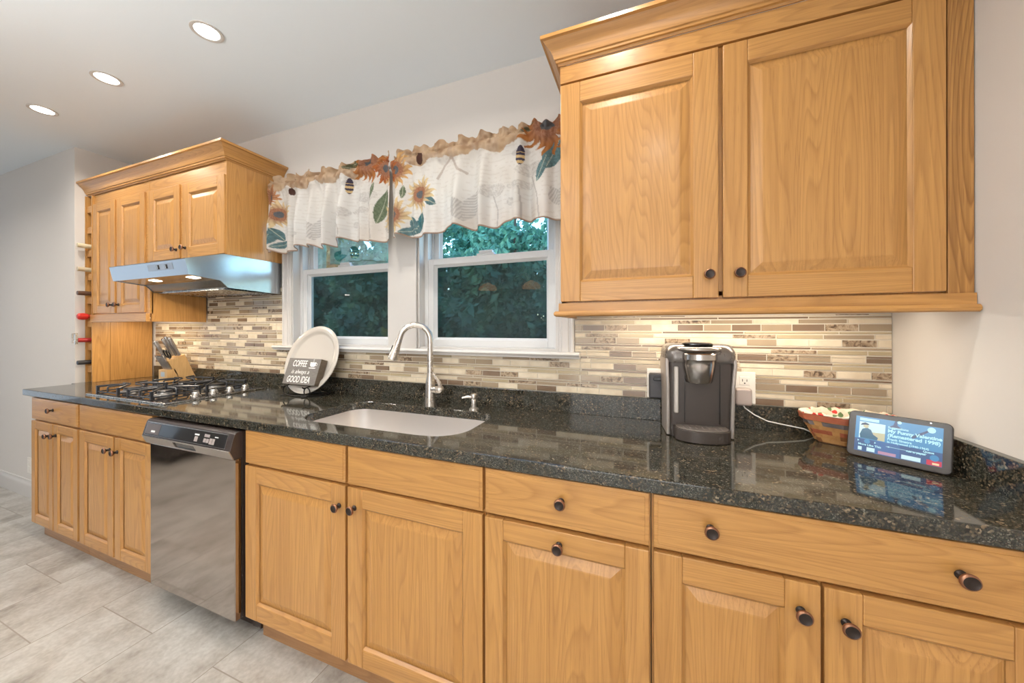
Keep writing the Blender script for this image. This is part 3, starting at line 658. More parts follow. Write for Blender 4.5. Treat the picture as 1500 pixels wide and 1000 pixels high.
# ------------------------------------------------------------------ small things on the counter
# platter
c = thing('platter', (.852, -.15, ZT+.004), 'round cream ceramic platter with a raised rim leaning against the window sill', 'platter')
tl = .335; upv = Vector((0, math.sin(tl), math.cos(tl))); nrm = Vector((0, -math.cos(tl), math.sin(tl)))
pc = Vector((.852, -.086, 1.112)); rp = .202
G().lathe(pc, [(0, 0), (.150, 0), (.158, .003), (.166, .011), (.172, .015), (.196, .018), (.2015, .016), (rp, .013), (.199, .011), (.172, .008), (.160, -.004), (.12, -.006), (0, -.006)], nrm, 64).build('dish', CERAM, c, smooth=50)
# easel
WIRE = plain('black_wire', (.02, .018, .018), .4, .6)
c = thing('plate_stand', (.80, -.16, ZT), 'black wire easel with curled feet holding the coffee sign', 'plate stand')
g = G()
for ex in (.735, .900):
    sc = [(ex, -.128, .978), (ex, -.170, .968), (ex, -.186, .966), (ex, -.193, .974)]
    g.tube(sc, .0034, 8)
    ring = [(ex+.022*math.cos(a), -.165-.012*math.cos(a)*0, .945+-.001+.0235*math.sin(a)) for a in [2*PI*i/16 for i in range(17)]]
    g.tube(ring, .0034, 8)
    g.tube([(ex, -.165, .922), (ex-.004, -.172, .9175), (ex-.018, -.185, .9180)], .0034, 8); g.tube([(ex, -.165, .9205), (ex+.02, -.13, .9180), (ex+.03, -.045, .9180), (ex+.028, -.036, .925)], .0034, 8)
g.tube([(.735, -.165, .9215), (.81, -.172, .9180), (.900, -.165, .9215)], .0034, 8); g.tube([(.72, -.1295, .975), (.90, -.1295, .975)], .0034, 8)
g.tube([(.745, -.045, .9180), (.935, -.045, .9180)], .0034, 8)
g.build('wire_frame', WIRE, c, smooth=60)
c.location += Vector((.024, -.020, 0))
# sign
c = thing('wooden_sign', (.81, -.13, .98), 'grey wooden block sign reading coffee is always a good idea in white', 'sign')
ts = .33; su = Vector((0, math.sin(ts), math.cos(ts))); sn = Vector((0, -math.cos(ts), math.sin(ts))); so = Vector((.822, -.160, .9805)); sw_, sh_, sd_ = .252, .150, .042
sx_ = Vector((1, 0, 0))
def sp(a, b, d_): return so+sx_*a+su*b+sn*d_
g = G().add([sp(a, b, d_) for a in (-sw_/2, sw_/2) for b in (0, sh_) for d_ in (0, -sd_)], F6); g.m = [0, 1, 1, 1, 0, 0]; g.m = [1]*6
g.m[4] = 0
bo = g.build('block', [SIGNM, SIGNS], c, bevel=.001)
mw = Matrix((sx_, su, sn)).transposed().to_4x4()
def sm(a, b): q = mw.copy(); q.translation = sp(a, b, .0006)-ORG[c.name]; return q
text_mesh('COFFEE', .052, sm(-.030, .118), WHITE, c, 'lettering', sx=.62, bold=.0006, shear=.12)
text_mesh('is always a', .034, sm(-.010, .072), WHITE, c, 'lettering', sx=.98, shear=.35)
text_mesh('GOOD IDEA', .052, sm(-.008, .027), WHITE, c, 'lettering', sx=.62, bold=.0006, shear=.12)
g = G(); cu = [(.050, .130), (.096, .130), (.094, .112), (.086, .104), (.060, .104), (.052, .112)]
g.add([sp(a, b, .0008) for a, b in cu], [tuple(range(6))]); g.add([sp(a, b, .0008) for a, b in ((.044, .099), (.102, .099), (.094, .094), (.052, .094))], [(0, 1, 2, 3)])
g.tube([sp(.095, .126, .0008), sp(.106, .122, .0008), sp(.104, .112, .0008), sp(.092, .110, .0008)], .0012, 6); g.tube([sp(.070, .132, .0008), sp(.078, .138, .0008), sp(.068, .143, .0008), sp(.076, .147, .0008)], .0013, 6)
g.build('cup_print', WHITE, c)
c.location += Vector((.024, -.020, 0))

# knife block
c = thing('knife_block', (-.42, -.12, ZT), 'pale beech knife block holding grey handled knives beside the cooktop', 'knife block')
kx0, kx1 = -.462, -.362
G().prism([(-.204, ZT+.0005), (-.125, ZT+.0005), (-.150, ZT+.078), (-.160, ZT+.102), (-.204, ZT+.098)], kx0, kx1, 'yz').build('steak_knife_box', BAMB, c, bevel=.0015)
G().prism([(-.1245, ZT+.0005), (-.028, ZT+.0005), (-.106, ZT+.200), (-.198, ZT+.160)], kx0, kx1, 'yz').build('main_block', BAMB, c, bevel=.0015)
G().box(kx0+.028, kx1-.028, -.2052, -.204, ZT+.052, ZT+.084).build('sticker', plain('label_blue', (.45, .52, .58), .5), c)
KH = plain('knife_steel', (.42, .39, .37), .32, .8)
kd = Vector((0, -.42, .91)).normalized(); top0 = Vector((0, -.106, ZT+.200)); topd = (Vector((0, -.198, ZT+.160))-top0)
def knife(x, t, ln, w_, lab, m, y_off=0, base=None, grp='knives in the block'):
    p = (top0+topd*t if base is None else Vector(base)); p = Vector((x, p.y, p.z)) if base is None else p
    k_ = thing('knife', p, lab, 'knife', grp)
    G().cyl(p-kd*.03, p+kd*.006, .0015, .0015, 8).box(x-.0008, x+.0008, p.y-.008, p.y+.008, p.z-.002, p.z+.002).build('blade', STEEL, k_)
    pts = [p+kd*.0045, p+kd*(ln*.18), p+kd*(ln*.55), p+kd*(ln*.9), p+kd*ln]
    gg = G().tube(pts, [w_*.95, w_*.8, w_*1.0, w_*1.1, w_*.8], 10); gg.build('handle', m, k_, smooth=60)
    gg = G().cyl(p+kd*(ln-.004), p+kd*(ln+.006), w_*1.12, w_*1.0, 12); gg.build('end_cap', CHROME, k_, smooth=40)
knife(-.380, .22, .138, .0115, 'big knife with a grey steel handle, in the right rear slot of the block', KH)
knife(-.405, .26, .145, .0115, 'long knife with a steel handle, in the middle of the block back row', KH)
knife(-.443, .30, .130, .0105, 'knife with a steel handle, in the left rear slot of the block', KH)
knife(-.440, .75, .134, .0115, 'knife with a curved steel handle, at the left front of the main block', KH)
for i in range(6):
    x = kx0+.012+i*.0152
    knife(x, 0, .104, .0068, 'small steak knife with a steel handle in the front row of the knife block', KH, base=(x, -.178, ZT+.1005), grp='steak knives in the front of the block')
sc_ = thing('kitchen_scissors', (-.398, -.17, ZT+.175), 'black handled kitchen scissors in the front slot of the knife block', 'scissors')
g = G(); p = top0+topd*.72; ax = Vector((0, -.3, .954)).normalized()
for s_ in (-1, 1):
    ctr = Vector((-.400+s_*.016, p.y-.014, p.z+.036)); g.tube([ctr+Vector((math.cos(a)*.013, -math.sin(a)*.012, math.sin(a)*.026)) for a in [2*PI*i/18 for i in range(19)]], .0038, 8)
    g.tube([ctr+Vector((0, .010, -.025)), Vector((-.400, p.y+.002, p.z+.0045))], .004, 8)
g.build('handles', BLK, sc_, smooth=60); G().box(-.403, -.397, p.y-.004, p.y+.006, p.z-.012, p.z+.006).build('blades', STEEL, sc_)

# coffee maker (local axes: x right, -y front), slightly turned
c = thing('coffee_maker', (2.842, -.150, ZT), 'black single serve coffee maker with a chrome brew head and drip tray', 'coffee maker', rz=.09)
def outl(w, yf, yb, rf, rb_, n=6): return rounded(-w, w, yf, yb, (rf, rf, rb_, rb_), n)
def loft(rings, m=0):
    g = G(); k = len(rings[0]); vs = [v for r in rings for v in r]; fs = [(i*k+j, i*k+(j+1) % k, (i+1)*k+(j+1) % k, (i+1)*k+j) for i in range(len(rings)-1) for j in range(k)]
    fs += [tuple(range(k-1, -1, -1)), tuple((len(rings)-1)*k+j for j in range(k))]; return g.add(vs, fs, m)
CM = plain('maker_black', (.072, .058, .050), .33, .1); CMG = plain('maker_side_grey', (.46, .41, .37), .35, .4); CMT = plain('maker_top', (.20, .18, .165), .28, .6)
# lower body, column behind the tray
loft([[(x, y, z) for x, y in outl(w, yf, .082, .016, .03)] for w, yf, z in ((.098, -.060, .0005), (.098, -.060, .05), (.100, -.066, .18), (.102, -.072, .262))]).build('body', CM, c, smooth=40, local=True)
for s_ in (-1, 1): loft([[(s_*w+a, y, z) for a, y in rounded(-.006, .006, yf, .066, (.004,)*4, 3)] for w, yf, z in ((.101, -.058, .004), (.103, -.066, .18), (.107, -.074, .255), (.106, -.070, .275))]).build('side_panel', CMG, c, smooth=40, local=True)
loft([[(x, y, z) for x, y in outl(w, yf, yb_, rf, .03)] for w, yf, yb_, rf, z in ((.108, -.080, .080, .03, .2625), (.112, -.085, .082, .035, .275), (.111, -.083, .080, .035, .300), (.104, -.072, .074, .035, .318), (.092, -.058, .066, .03, .325))]).build('top_cover', CMT, c, smooth=50, local=True)
G().lathe((-.005, -.068, .195), [(.0, 0), (.040, 0), (.043, .004), (.052, .060), (.054, .076), (.057, .080), (.057, .098), (.054, .102), (0, .102)], (0, 0, 1), 36).build('brew_head', plain('smoked_chrome', (.56, .52, .49), .2, 1), c, smooth=35, local=True)
g = G(); arc = [(-.005+.064*math.cos(a), -.060+.046*math.sin(a)) for a in [PI+PI*i/20 for i in range(21)]]
hp = [(-.069, .0)]+arc+[(.059, .0)]
g.tube([(x, y, .318 if abs(y) < .001 else .309) for x, y in hp], .0085, 10); g.build('handle', plain('satin_silver', (.52, .48, .44), .25, 1), c, smooth=60, local=True)
G().lathe((-.005, -.045, .3245), [(.05, 0), (.049, .004), (.04, .007), (0, .008)], (0, 0, 1), 30).build('lid', BLKG, c, smooth=40, local=True)
G().box(-.085, -.070, -.0790, -.0655, .085, .248).build('water_gauge', plain('gauge_silver', (.62, .58, .53), .3, .6), c, bevel=.004, local=True)
g = G().box(-.0502, -.0494, -.0735, -.058, .052, .258).box(.0594, .0602, -.0735, -.058, .052, .258); g.build('seam', BLKG, c, local=True)
tr = [(-.092, -.055), (-.090, -.092)]+[(-.092*math.cos(PI*i/16), -.092-.048*math.sin(PI*i/16)) for i in range(17)]+[(.092, -.055)]
tr = [(x*.93, y) for x, y in tr]
G().prism(tr, .002, .040, 'xy').build('drip_tray', CM, c, smooth=40, bevel=.004, local=True)
g = G().prism([(x*.93, -.058+(y+.058)*.93) for x, y in tr], .0405, .0435, 'xy')
for i in range(9):
    for j in range(4):
        if abs(i-4)*.019 < .075: g.cyl((-.076+i*.019, -.075-j*.013, .0435), (-.076+i*.019, -.075-j*.013, .0450), .0045, .0035, 8)
g.build('drip_grid', plain('tray_grey', (.27, .235, .21), .4, .5), c, bevel=.001, local=True)

# outlets, plugs, cable
def outlet(x, label):
    c = thing('wall_outlet', (x, -.011, 1.066), label, 'outlet')
    G().box(x-.036, x+.036, -.0165, -.0108, 1.006, 1.128).build('cover_plate', PLATE, c, bevel=.002)
    for zz in (1.094, 1.040):
        s = G().box(x-.017, x+.017, -.0185, -.0163, zz-.016, zz+.016).build('socket', PLATE, c, bevel=.001)
        G().box(x-.0085, x-.006, -.0190, -.0184, zz-.003, zz+.007).box(x+.006, x+.0085, -.0190, -.0184, zz-.003, zz+.006).cyl((x, -.0190, zz-.009), (x, -.0184, zz-.009), .0028, n=10).build('slot', BLK, s)
outlet(2.712, 'white wall outlet left of the coffee maker, filled by a black plug-in device'); outlet(3.024, 'white double wall outlet right of the coffee maker with its upper socket free')
c = thing('wall_outlet', (-1.775, YS-.001, .24), 'white wall outlet low on the plain left wall, half hidden behind the base cabinet', 'outlet')
G().box(-1.81, -1.74, YS-.006, YS-.0005, .18, .30).build('cover_plate', PLATE, c, bevel=.002); G().box(-1.792, -1.758, YS-.008, YS-.0055, .245, .28).box(-1.792, -1.758, YS-.008, YS-.0055, .20, .235).build('socket', PLATE, c, bevel=.001)
c = thing('plug_in_device', (2.712, -.05, 1.06), 'black boxy plug-in device with a blue light left of the coffee maker', 'plug')
G().box(2.683, 2.752, -.060, -.0192, 1.012, 1.112).build('housing', plain('device_dark', (.045, .042, .045), .4), c, bevel=.006); G().box(2.700, 2.75, -.066, -.0605, 1.084, 1.100).build('button', BLK, c, bevel=.003)
G().box(2.745, 2.750, -.0625, -.0601, 1.058, 1.070).build('led', glow('blue_led', (.12, .3, 1), 6), c)
c = thing('power_adapter', (3.016, -.04, 1.035), 'grey square power adapter plugged into the outlet right of the coffee maker', 'plug')
G().box(2.990, 3.043, -.046, -.0192, 1.003, 1.068).build('housing', GREYP, c, bevel=.008, seg=3)
G().tube([(3.016, -.036, 1.0035), (3.02, -.037, .995), (3.05, -.040, .972), (3.09, -.045, .953), (3.14, -.046, .945), (3.20, -.040, .935), (3.24, -.036, .9172), (3.30, -.034, .9172), (3.40, -.034, .9172), (3.425, -.05, .9172), (3.418, -.12, .9172), (3.405, -.20, .9175), (3.391, -.235, .925)], .0021, 8).build('cable', WHITE, c, smooth=60)

# basket with cloth liner
c = thing('woven_basket', (3.318, -.122, ZT), 'small woven honey and red splint basket with a printed cloth liner', 'basket')
bx, by = 3.296, -.104
SPL = [noisy('splint_honey', [(.3, (.52, .25, .08)), (.7, (.66, .36, .13))], 30, .5), noisy('splint_red', [(.3, (.36, .09, .04)), (.7, (.50, .15, .07))], 30, .5), noisy('splint_blue', [(.3, (.16, .14, .15)), (.7, (.26, .22, .21))], 30, .5), noisy('splint_dark', [(.3, (.24, .09, .03)), (.7, (.34, .14, .05))], 30, .5)]
def hexr(a, s, n=48):     # rounded octagon
    m = 1/max(abs(math.cos(a)), abs(math.sin(a)), (abs(math.cos(a))+abs(math.sin(a)))/1.32); return s*min(m, 1.12)
def bp_(t, rad, z, out=0): r_ = hexr(t, rad)+out; return (bx+r_*math.cos(t), by+r_*math.sin(t)*.62, z)
NS = 28; rowsb = 6; g = G()
for j in range(rowsb):
    z0, z1 = ZT+.004+j*.0138, ZT+.004+j*.0138+.0130; ra, rb = .082+.0068*j, .082+.0068*(j+1)
    for i in range(NS):
        t0, t1 = 2*PI*i/NS, 2*PI*(i+1)/NS; tm = (t0+t1)/2; bulge = .0045 if (i+j) % 2 else .0005
        vs = []
        for t, o in ((t0, .001), (tm, bulge), (t1, .001)): vs += [bp_(t, ra, z0, o), bp_(t, rb, z1, o)]
        colr = [0, 0, 1, 0, 2, 0][j] if not (j == 4 and i % 4 < 2) else 2
        if (i+j) % 5 == 0: colr = random.choice((0, 1, 3))
        g.add(vs, [(0, 2, 3, 1), (2, 4, 5, 3)], colr)
    ring = lambda r_, z: [bp_(2*PI*i/NS, r_, z, -.002) for i in range(NS)]
g.add([bp_(2*PI*i/NS, .081, ZT+.0035, 0) for i in range(NS)], [tuple(range(NS))], 3)
wk = g.build('woven_body', SPL, c); q = wk.modifiers.new('thickness', 'SOLIDIFY'); q.thickness = .0025; q.offset = -1
g = G()
for i in range(0, NS, 4):
    t = 2*PI*(i+.5)/NS; d_ = .05
    g.add([bp_(t-d_, .080, ZT+.004, -.004), bp_(t+d_, .080, ZT+.004, -.004), bp_(t+d_, .118, ZT+.085, -.004), bp_(t-d_, .118, ZT+.085, -.004)], [(0, 1, 2, 3)], 0)
q = g.build('stave', [SPL[0]], c).modifiers.new('thickness', 'SOLIDIFY'); q.thickness = .0015
g = G(); NR = 56
rim = [[bp_(2*PI*i/NR, .1225, z, o) for i in range(NR)] for z, o in ((ZT+.076, .004), (ZT+.094, .0065), (ZT+.0945, -.002), (ZT+.076, -.003))]
vs = [v for r_ in rim for v in r_]; g.add(vs, [(k_*NR+i, k_*NR+(i+1) % NR, ((k_+1) % 4)*NR+(i+1) % NR, ((k_+1) % 4)*NR+i) for k_ in range(4) for i in range(NR)])
g.build('rim_band', SPL[1], c, smooth=40)
def liner_mat():
    m, n, l, b = mat('liner_cloth'); t = N(n, 'ShaderNodeTexCoord'); v = N(n, 'ShaderNodeTexVoronoi'); v.inputs['Scale'].default_value = 75; l.new(t.outputs['Object'], v.inputs['Vector'])
    sp_ = N(n, 'ShaderNodeSeparateColor'); l.new(v.outputs['Color'], sp_.inputs[0])
    cr = ramp(n, [(0, (.80, .72, .56)), (.52, (.80, .72, .56)), (.54, (.60, .04, .03)), (.74, (.60, .04, .03)), (.76, (.12, .20, .08)), (.9, (.12, .20, .08)), (.92, (.84, .78, .66))]); cr.color_ramp.interpolation = 'CONSTANT'; l.new(sp_.outputs[0], cr.inputs[0])
    ds = ramp(n, [(.0, (1, 1, 1)), (.42, (1, 1, 1)), (.5, (0, 0, 0))]); l.new(v.outputs['Distance'], ds.inputs[0]); ds.color_ramp.elements[1].position = .55; ds.color_ramp.elements[2].position = .62
    l.new(mixc(n, l, ds.outputs[0], (.82, .75, .60), cr.outputs[0]), b.inputs['Base Color']); b.inputs['Roughness'].default_value = .9; return m
g = G(); rnd = random.Random(4); rows_ = []
for (rad, z, wob) in ((.124, ZT+.0955, .000), (.1245, ZT+.099, .001), (.120, ZT+.102, .003), (.110, ZT+.099, .004), (.098, ZT+.080, .003), (.086, ZT+.05, .002), (.06, ZT+.018, 0)):
    rows_.append([bp_(2*PI*i/NR, rad, z+wob*math.sin(i*1.9)+wob*.6*math.sin(i*3.3+1), .003 if rad > .12 else 0) for i in range(NR)])
vs = [v for r_ in rows_ for v in r_]; g.add(vs, [(k_*NR+i, k_*NR+(i+1) % NR, (k_+1)*NR+(i+1) % NR, (k_+1)*NR+i) for k_ in range(len(rows_)-1) for i in range(NR)]+[tuple((len(rows_)-1)*NR+i for i in range(NR))])
g.build('cloth_liner', liner_mat(), c, smooth=60)

# smart display (local axes: x along the bottom edge, -y front)
c = thing('smart_display', (3.322, -.287, ZT), 'charcoal tablet display showing a music player on the counter by the right wall', 'tablet', rz=-math.atan2(.114, .16))
ta = .30; TW, TH = .201, .133
tU = Vector((0, math.sin(ta), math.cos(ta))); tN = Vector((0, -math.cos(ta), math.sin(ta))); tX = Vector((1, 0, 0)); tO = Vector((0, -.004, .0035))
def tp(a, b, d_=0): return tO+tX*a+tU*b+tN*d_
TG = plain('tablet_charcoal', (.035, .028, .025), .5); TB = plain('tablet_bezel', (.04, .032, .028), .25)
def tplate(out, d0, d1, m, nm, par, bev=0):
    k = len(out); g = G().add([tp(a, b, d0) for a, b in out]+[tp(a, b, d1) for a, b in out], [(i, (i+1) % k, k+(i+1) % k, k+i) for i in range(k)]+[tuple(range(k-1, -1, -1)), tuple(range(k, 2*k))]); return g.build(nm, m, par, local=True, bevel=bev)
tplate(rounded(-TW/2, TW/2, 0, TH, (.014,)*4), -.010, 0, TG, 'case', c, .002)
tplate(rounded(-TW/2+.0025, TW/2-.0025, .0025, TH-.0025, (.012,)*4), 0, .0008, TB, 'bezel', c)
g = G().prism([(-.002+.012, .0005), (.064, .0005), (.060, .03), (.040, .085)], -.07, .07, 'yz'); g.build('speaker_base', TG, c, local=True, bevel=.006)
SX, SY0, SY1 = .084, .016, .118
def scr(col, st): return glow('screen_%s' % len(bpy.data.materials), tuple(k**1.15 for k in col), st*.62)
sc = tplate([(-SX, SY0), (SX, SY0), (SX, SY1), (-SX, SY1)], .0008, .0010, scr((.06, .17, .40), 1.0), 'screen', c)
def px(u, v): return (-SX+2*SX*u, SY1-(SY1-SY0)*v)      # u,v in 0..1 from the top left
def srect(u0, u1, v0, v1, m, nm, d_=.0013, poly=None):
    out = [px(u, v) for u, v in (poly or [(u0, v1), (u1, v1), (u1, v0), (u0, v0)])]
    g = G().add([tp(a, b, d_) for a, b in out], [tuple(range(len(out)))]); return g.build(nm, m, sc, local=True)
CY = scr((.55, .92, 1.0), 1.3); SKB = scr((.10, .42, .75), 1.0); DK = scr((.05, .10, .26), 1.0); SKN = scr((.75, .70, .45), 1.1); TEA = scr((.015, .20, .34), 1.0); NAVY = scr((.02, .06, .16), 1.0); RED = scr((.8, .06, .12), 1.1); PW = scr((.70, .93, .97), 1.3)
srect(0, 1, 0, .64, SKB, 'backdrop', .0012); srect(.25, .55, .62, 1, scr((.08, .24, .55), 1), 'glow_panel', .0012)
srect(.05, .29, .04, .12, CY, 'title_bar'); srect(.05, .37, .15, .62, PW, 'album_art')
srect(0, 0, 0, 0, SKN, 'art_ground', .0014, [(.22, .42), (.37, .40), (.37, .62), (.20, .62)])
srect(0, 0, 0, 0, TEA, 'art_coat', .0015, [(.06, .52), (.09, .36), (.15, .31), (.20, .36), (.23, .48), (.29, .55), (.28, .62), (.07, .62)])
srect(0, 0, 0, 0, SKN, 'art_face', .0016, [(.10, .24), (.16, .22), (.17, .29), (.14, .33), (.10, .30)]); srect(0, 0, 0, 0, NAVY, 'art_hat', .0017, [(.065, .255), (.08, .20), (.12, .165), (.155, .185), (.18, .225), (.12, .235)])
srect(0, 0, 0, 0, DK, 'pendant_shape', .0013, [(.40, .20), (.46, .12), (.48, .0), (.50, .0), (.51, .12), (.57, .20)])
srect(0, 0, 0, 0, DK, 'guitar_shape', .0013, [(.66, .36), (.76, .22), (.90, .04), (.92, .05), (.80, .24), (.69, .40)])
def stxt(s, u, v, size, m=CY, sx=1.0, bold=.00025):
    q = Matrix((tX, tU, tN)).transposed().to_4x4(); a, b = px(u, v); q.translation = tp(a, b, .0016)
    o = text_mesh(s, size, q, m, sc, 'lettering', 0, 'LEFT', sx, bold, .0001); return o
stxt('Suggestions', .40, .20, .0085); stxt('My Funny Valentine', .40, .30, .0125, sx=1.0, bold=.0005); stxt('(Remastered 1998)', .40, .42, .0125, bold=.0005); stxt('Frank Sinatra', .40, .525, .0088); stxt('In Hollywood (1940-1964)', .40, .605, .0072)
stxt('More Like This', .05, .80, .0078); stxt('Queue', .88-.08, .68, .0078, sx=.9); stxt('Add to playlist', .62, .755, .006)
srect(.39, .84, .735, .745, CY, 'progress_bar'); srect(.41, .43, .725, .755, CY, 'progress_knob')
def disc(u, v, r_, m): srect(0, 0, 0, 0, m, 'icon', .0014, [(u+r_*math.cos(a), v-r_*1.65*math.sin(a)) for a in [2*PI*i/20 for i in range(20)]])
disc(.16, .70, .038, SKB); disc(.88, .10, .045, CY); disc(.92, .80, .048, SKB); disc(.53, .03, .025, CY)
srect(.145, .153, .67, .73, CY, 'icon'); srect(.165, .173, .67, .73, CY, 'icon'); srect(0, 0, 0, 0, CY, 'icon', .0014, [(.04, .67), (.06, .70), (.04, .73)]); srect(0, 0, 0, 0, CY, 'icon', .0014, [(.25, .67), (.27, .70), (.25, .73)])
srect(.05, .10, .87, .97, PW, 'thumbnail'); srect(.16, .26, .86, .97, PW, 'thumbnail'); srect(.30, .51, .90, .98, scr((.75, .45, .6), 1), 'thumbnail'); srect(.57, .78, .87, .98, PW, 'thumbnail'); srect(.84, .995, .86, .99, RED, 'thumbnail')
srect(.90, .97, .92, .97, scr((1, .8, .5), 1.2), 'thumbnail', .0015)
G().lathe(tp(.062, TH-.006, .0009), [(0, .0004), (.002, .0004), (.002, 0)], tN, 12).build('camera_eye', CHROME, c, local=True)

# ------------------------------------------------------------------ valances
def lerp(a, b, t): return tuple(x+(y-x)*t for x, y in zip(a, b))
def h2(i, j):
    n_ = math.sin(i*127.1+j*311.7)*43758.5453; return n_-math.floor(n_)
def vnoise(x, y):
    i, j = math.floor(x), math.floor(y); fx_, fy_ = x-i, y-j; fx_ = fx_*fx_*(3-2*fx_); fy_ = fy_*fy_*(3-2*fy_)
    return (h2(i, j)*(1-fx_)+h2(i+1, j)*fx_)*(1-fy_)+(h2(i, j+1)*(1-fx_)+h2(i+1, j+1)*fx_)*fy_
CRM, TAN = (.77, .755, .735), (.56, .40, .25)
def sunflower(c, x, z, cx, cz, r, petal, core, ring):
    dx_, dz_ = x-cx, z-cz; d_ = math.hypot(dx_, dz_)
    if d_ > r*1.15: return c
    a = math.atan2(dz_, dx_); k = abs(math.sin(a*8+1.3*math.sin(d_*60))); rad = r*(.62+.38*(1-k)**.6*1.0+.12*math.sin(a*5+cx*40))
    if d_ < r*.22: return lerp(core, (.10, .11, .12), .3+.5*vnoise(x*400, z*400))
    if d_ < r*.44: return lerp(ring, (.28, .09, .04), .7*vnoise(x*300, z*300))
    if d_ < rad:
        t = (d_/r-.44)/.56; q = lerp(ring, petal, min(1, .35+t*1.2)); return lerp(q, (q[0]*.55, q[1]*.42, q[2]*.4), .7*max(0, k*1.5-.7))
    return c
def leaf(c, x, z, cx, cz, L, w, ang, colr):
    dx_, dz_ = x-cx, z-cz; u = dx_*math.cos(ang)+dz_*math.sin(ang); v = -dx_*math.sin(ang)+dz_*math.cos(ang); t = u/L+.5
    if 0 < t < 1 and abs(v) < w*math.sin(PI*t)**.8:
        q = lerp(colr, tuple(k*.5 for k in colr), .8*vnoise(x*160, z*160)); return lerp(q, (.75, .75, .6), .5) if abs(v) < .0018 else q
    return c
YEL, ORG_, CORE, RING = (.74, .60, .36), (.46, .19, .06), (.20, .20, .21), (.46, .25, .16)
TEAL, GRN, INK = (.16, .27, .29), (.21, .26, .17), (.40, .37, .35)
PETS = [('s', 1.469, 2.110, .095, (.68, .44, .20)), ('s', 1.617, 1.965, .090, YEL), ('s', 1.468, 1.875, .088, YEL), ('s', .603, 1.982, .088, YEL), ('s', .535, 2.095, .075, (.55, .28, .14)),
        ('s', 1.285, 2.185, .115, ORG_), ('s', 1.405, 2.130, .080, (.46, .15, .05)), ('s', 2.272, 2.178, .13, ORG_), ('s', 2.40, 2.12, .09, ORG_)]
LFS = [(1.60, 1.80, .10, .030, .8, TEAL), (1.575, 1.82, .10, .026, 2.0, TEAL), (1.55, 1.79, .11, .022, .1, TEAL), (1.63, 1.83, .09, .025, 1.6, (.09, .24, .27)), (.565, 1.835, .10, .032, 1.2, TEAL), (.60, 1.86, .09, .024, 2.2, TEAL), (.62, 1.80, .10, .02, .4, TEAL),
       (1.312, 2.022, .10, .014, 1.25, GRN), (1.375, 1.936, .19, .036, 1.25, GRN), (2.30, 2.05, .15, .045, 1.1, TEAL), (2.25, 1.99, .12, .02, 1.2, TEAL), (1.175, 2.19, .12, .022, .25, (.19, .18, .10)), (2.20, 2.19, .10, .022, .3, (.19, .18, .10)), (.53, 1.99, .08, .02, 1.4, TEAL), (1.515, 1.99, .07, .014, 1.5, GRN), (1.685, 1.92, .07, .02, 2.6, TEAL)]
def bee(c, x, z, cx, cz):
    u, v = (x-cx)/.019, (z-cz)/.045
    if u*u+v*v < 1: return (.07, .06, .09) if v > .35 or math.sin(v*11) > .1 else (.62, .46, .24)
    if (abs(u)/2.2)**2+((v-.35)/.4)**2 < 1: return lerp(c, (.45, .43, .42), .4)
    return c
def line(c, x, z, pts, w=.004, colr=INK, k=.55):
    for (ax_, az), (bx_, bz) in zip(pts[:-1], pts[1:]):
        L2 = (bx_-ax_)**2+(bz-az)**2; t = max(0, min(1, ((x-ax_)*(bx_-ax_)+(z-az)*(bz-az))/L2)); d_ = math.hypot(x-ax_-t*(bx_-ax_), z-az-t*(bz-az))
        if d_ < w: return lerp(c, colr, k)
    return c
def sketch(c, x, z, cx, cz, s_):      # engraved seed head / butterfly wing
    for ang, L_ in ((1.15, 1.0), (2.0, .8)):
        dx_, dz_ = x-cx, z-cz; u = dx_*math.cos(ang)+dz_*math.sin(ang); v = -dx_*math.sin(ang)+dz_*math.cos(ang); t = u/(s_*L_)
        if 0 < t < 1 and abs(v) < s_*.23*math.sin(PI*t): return lerp(c, INK, .22+.45*(math.sin(u*420+v*260) > .2))
    return c
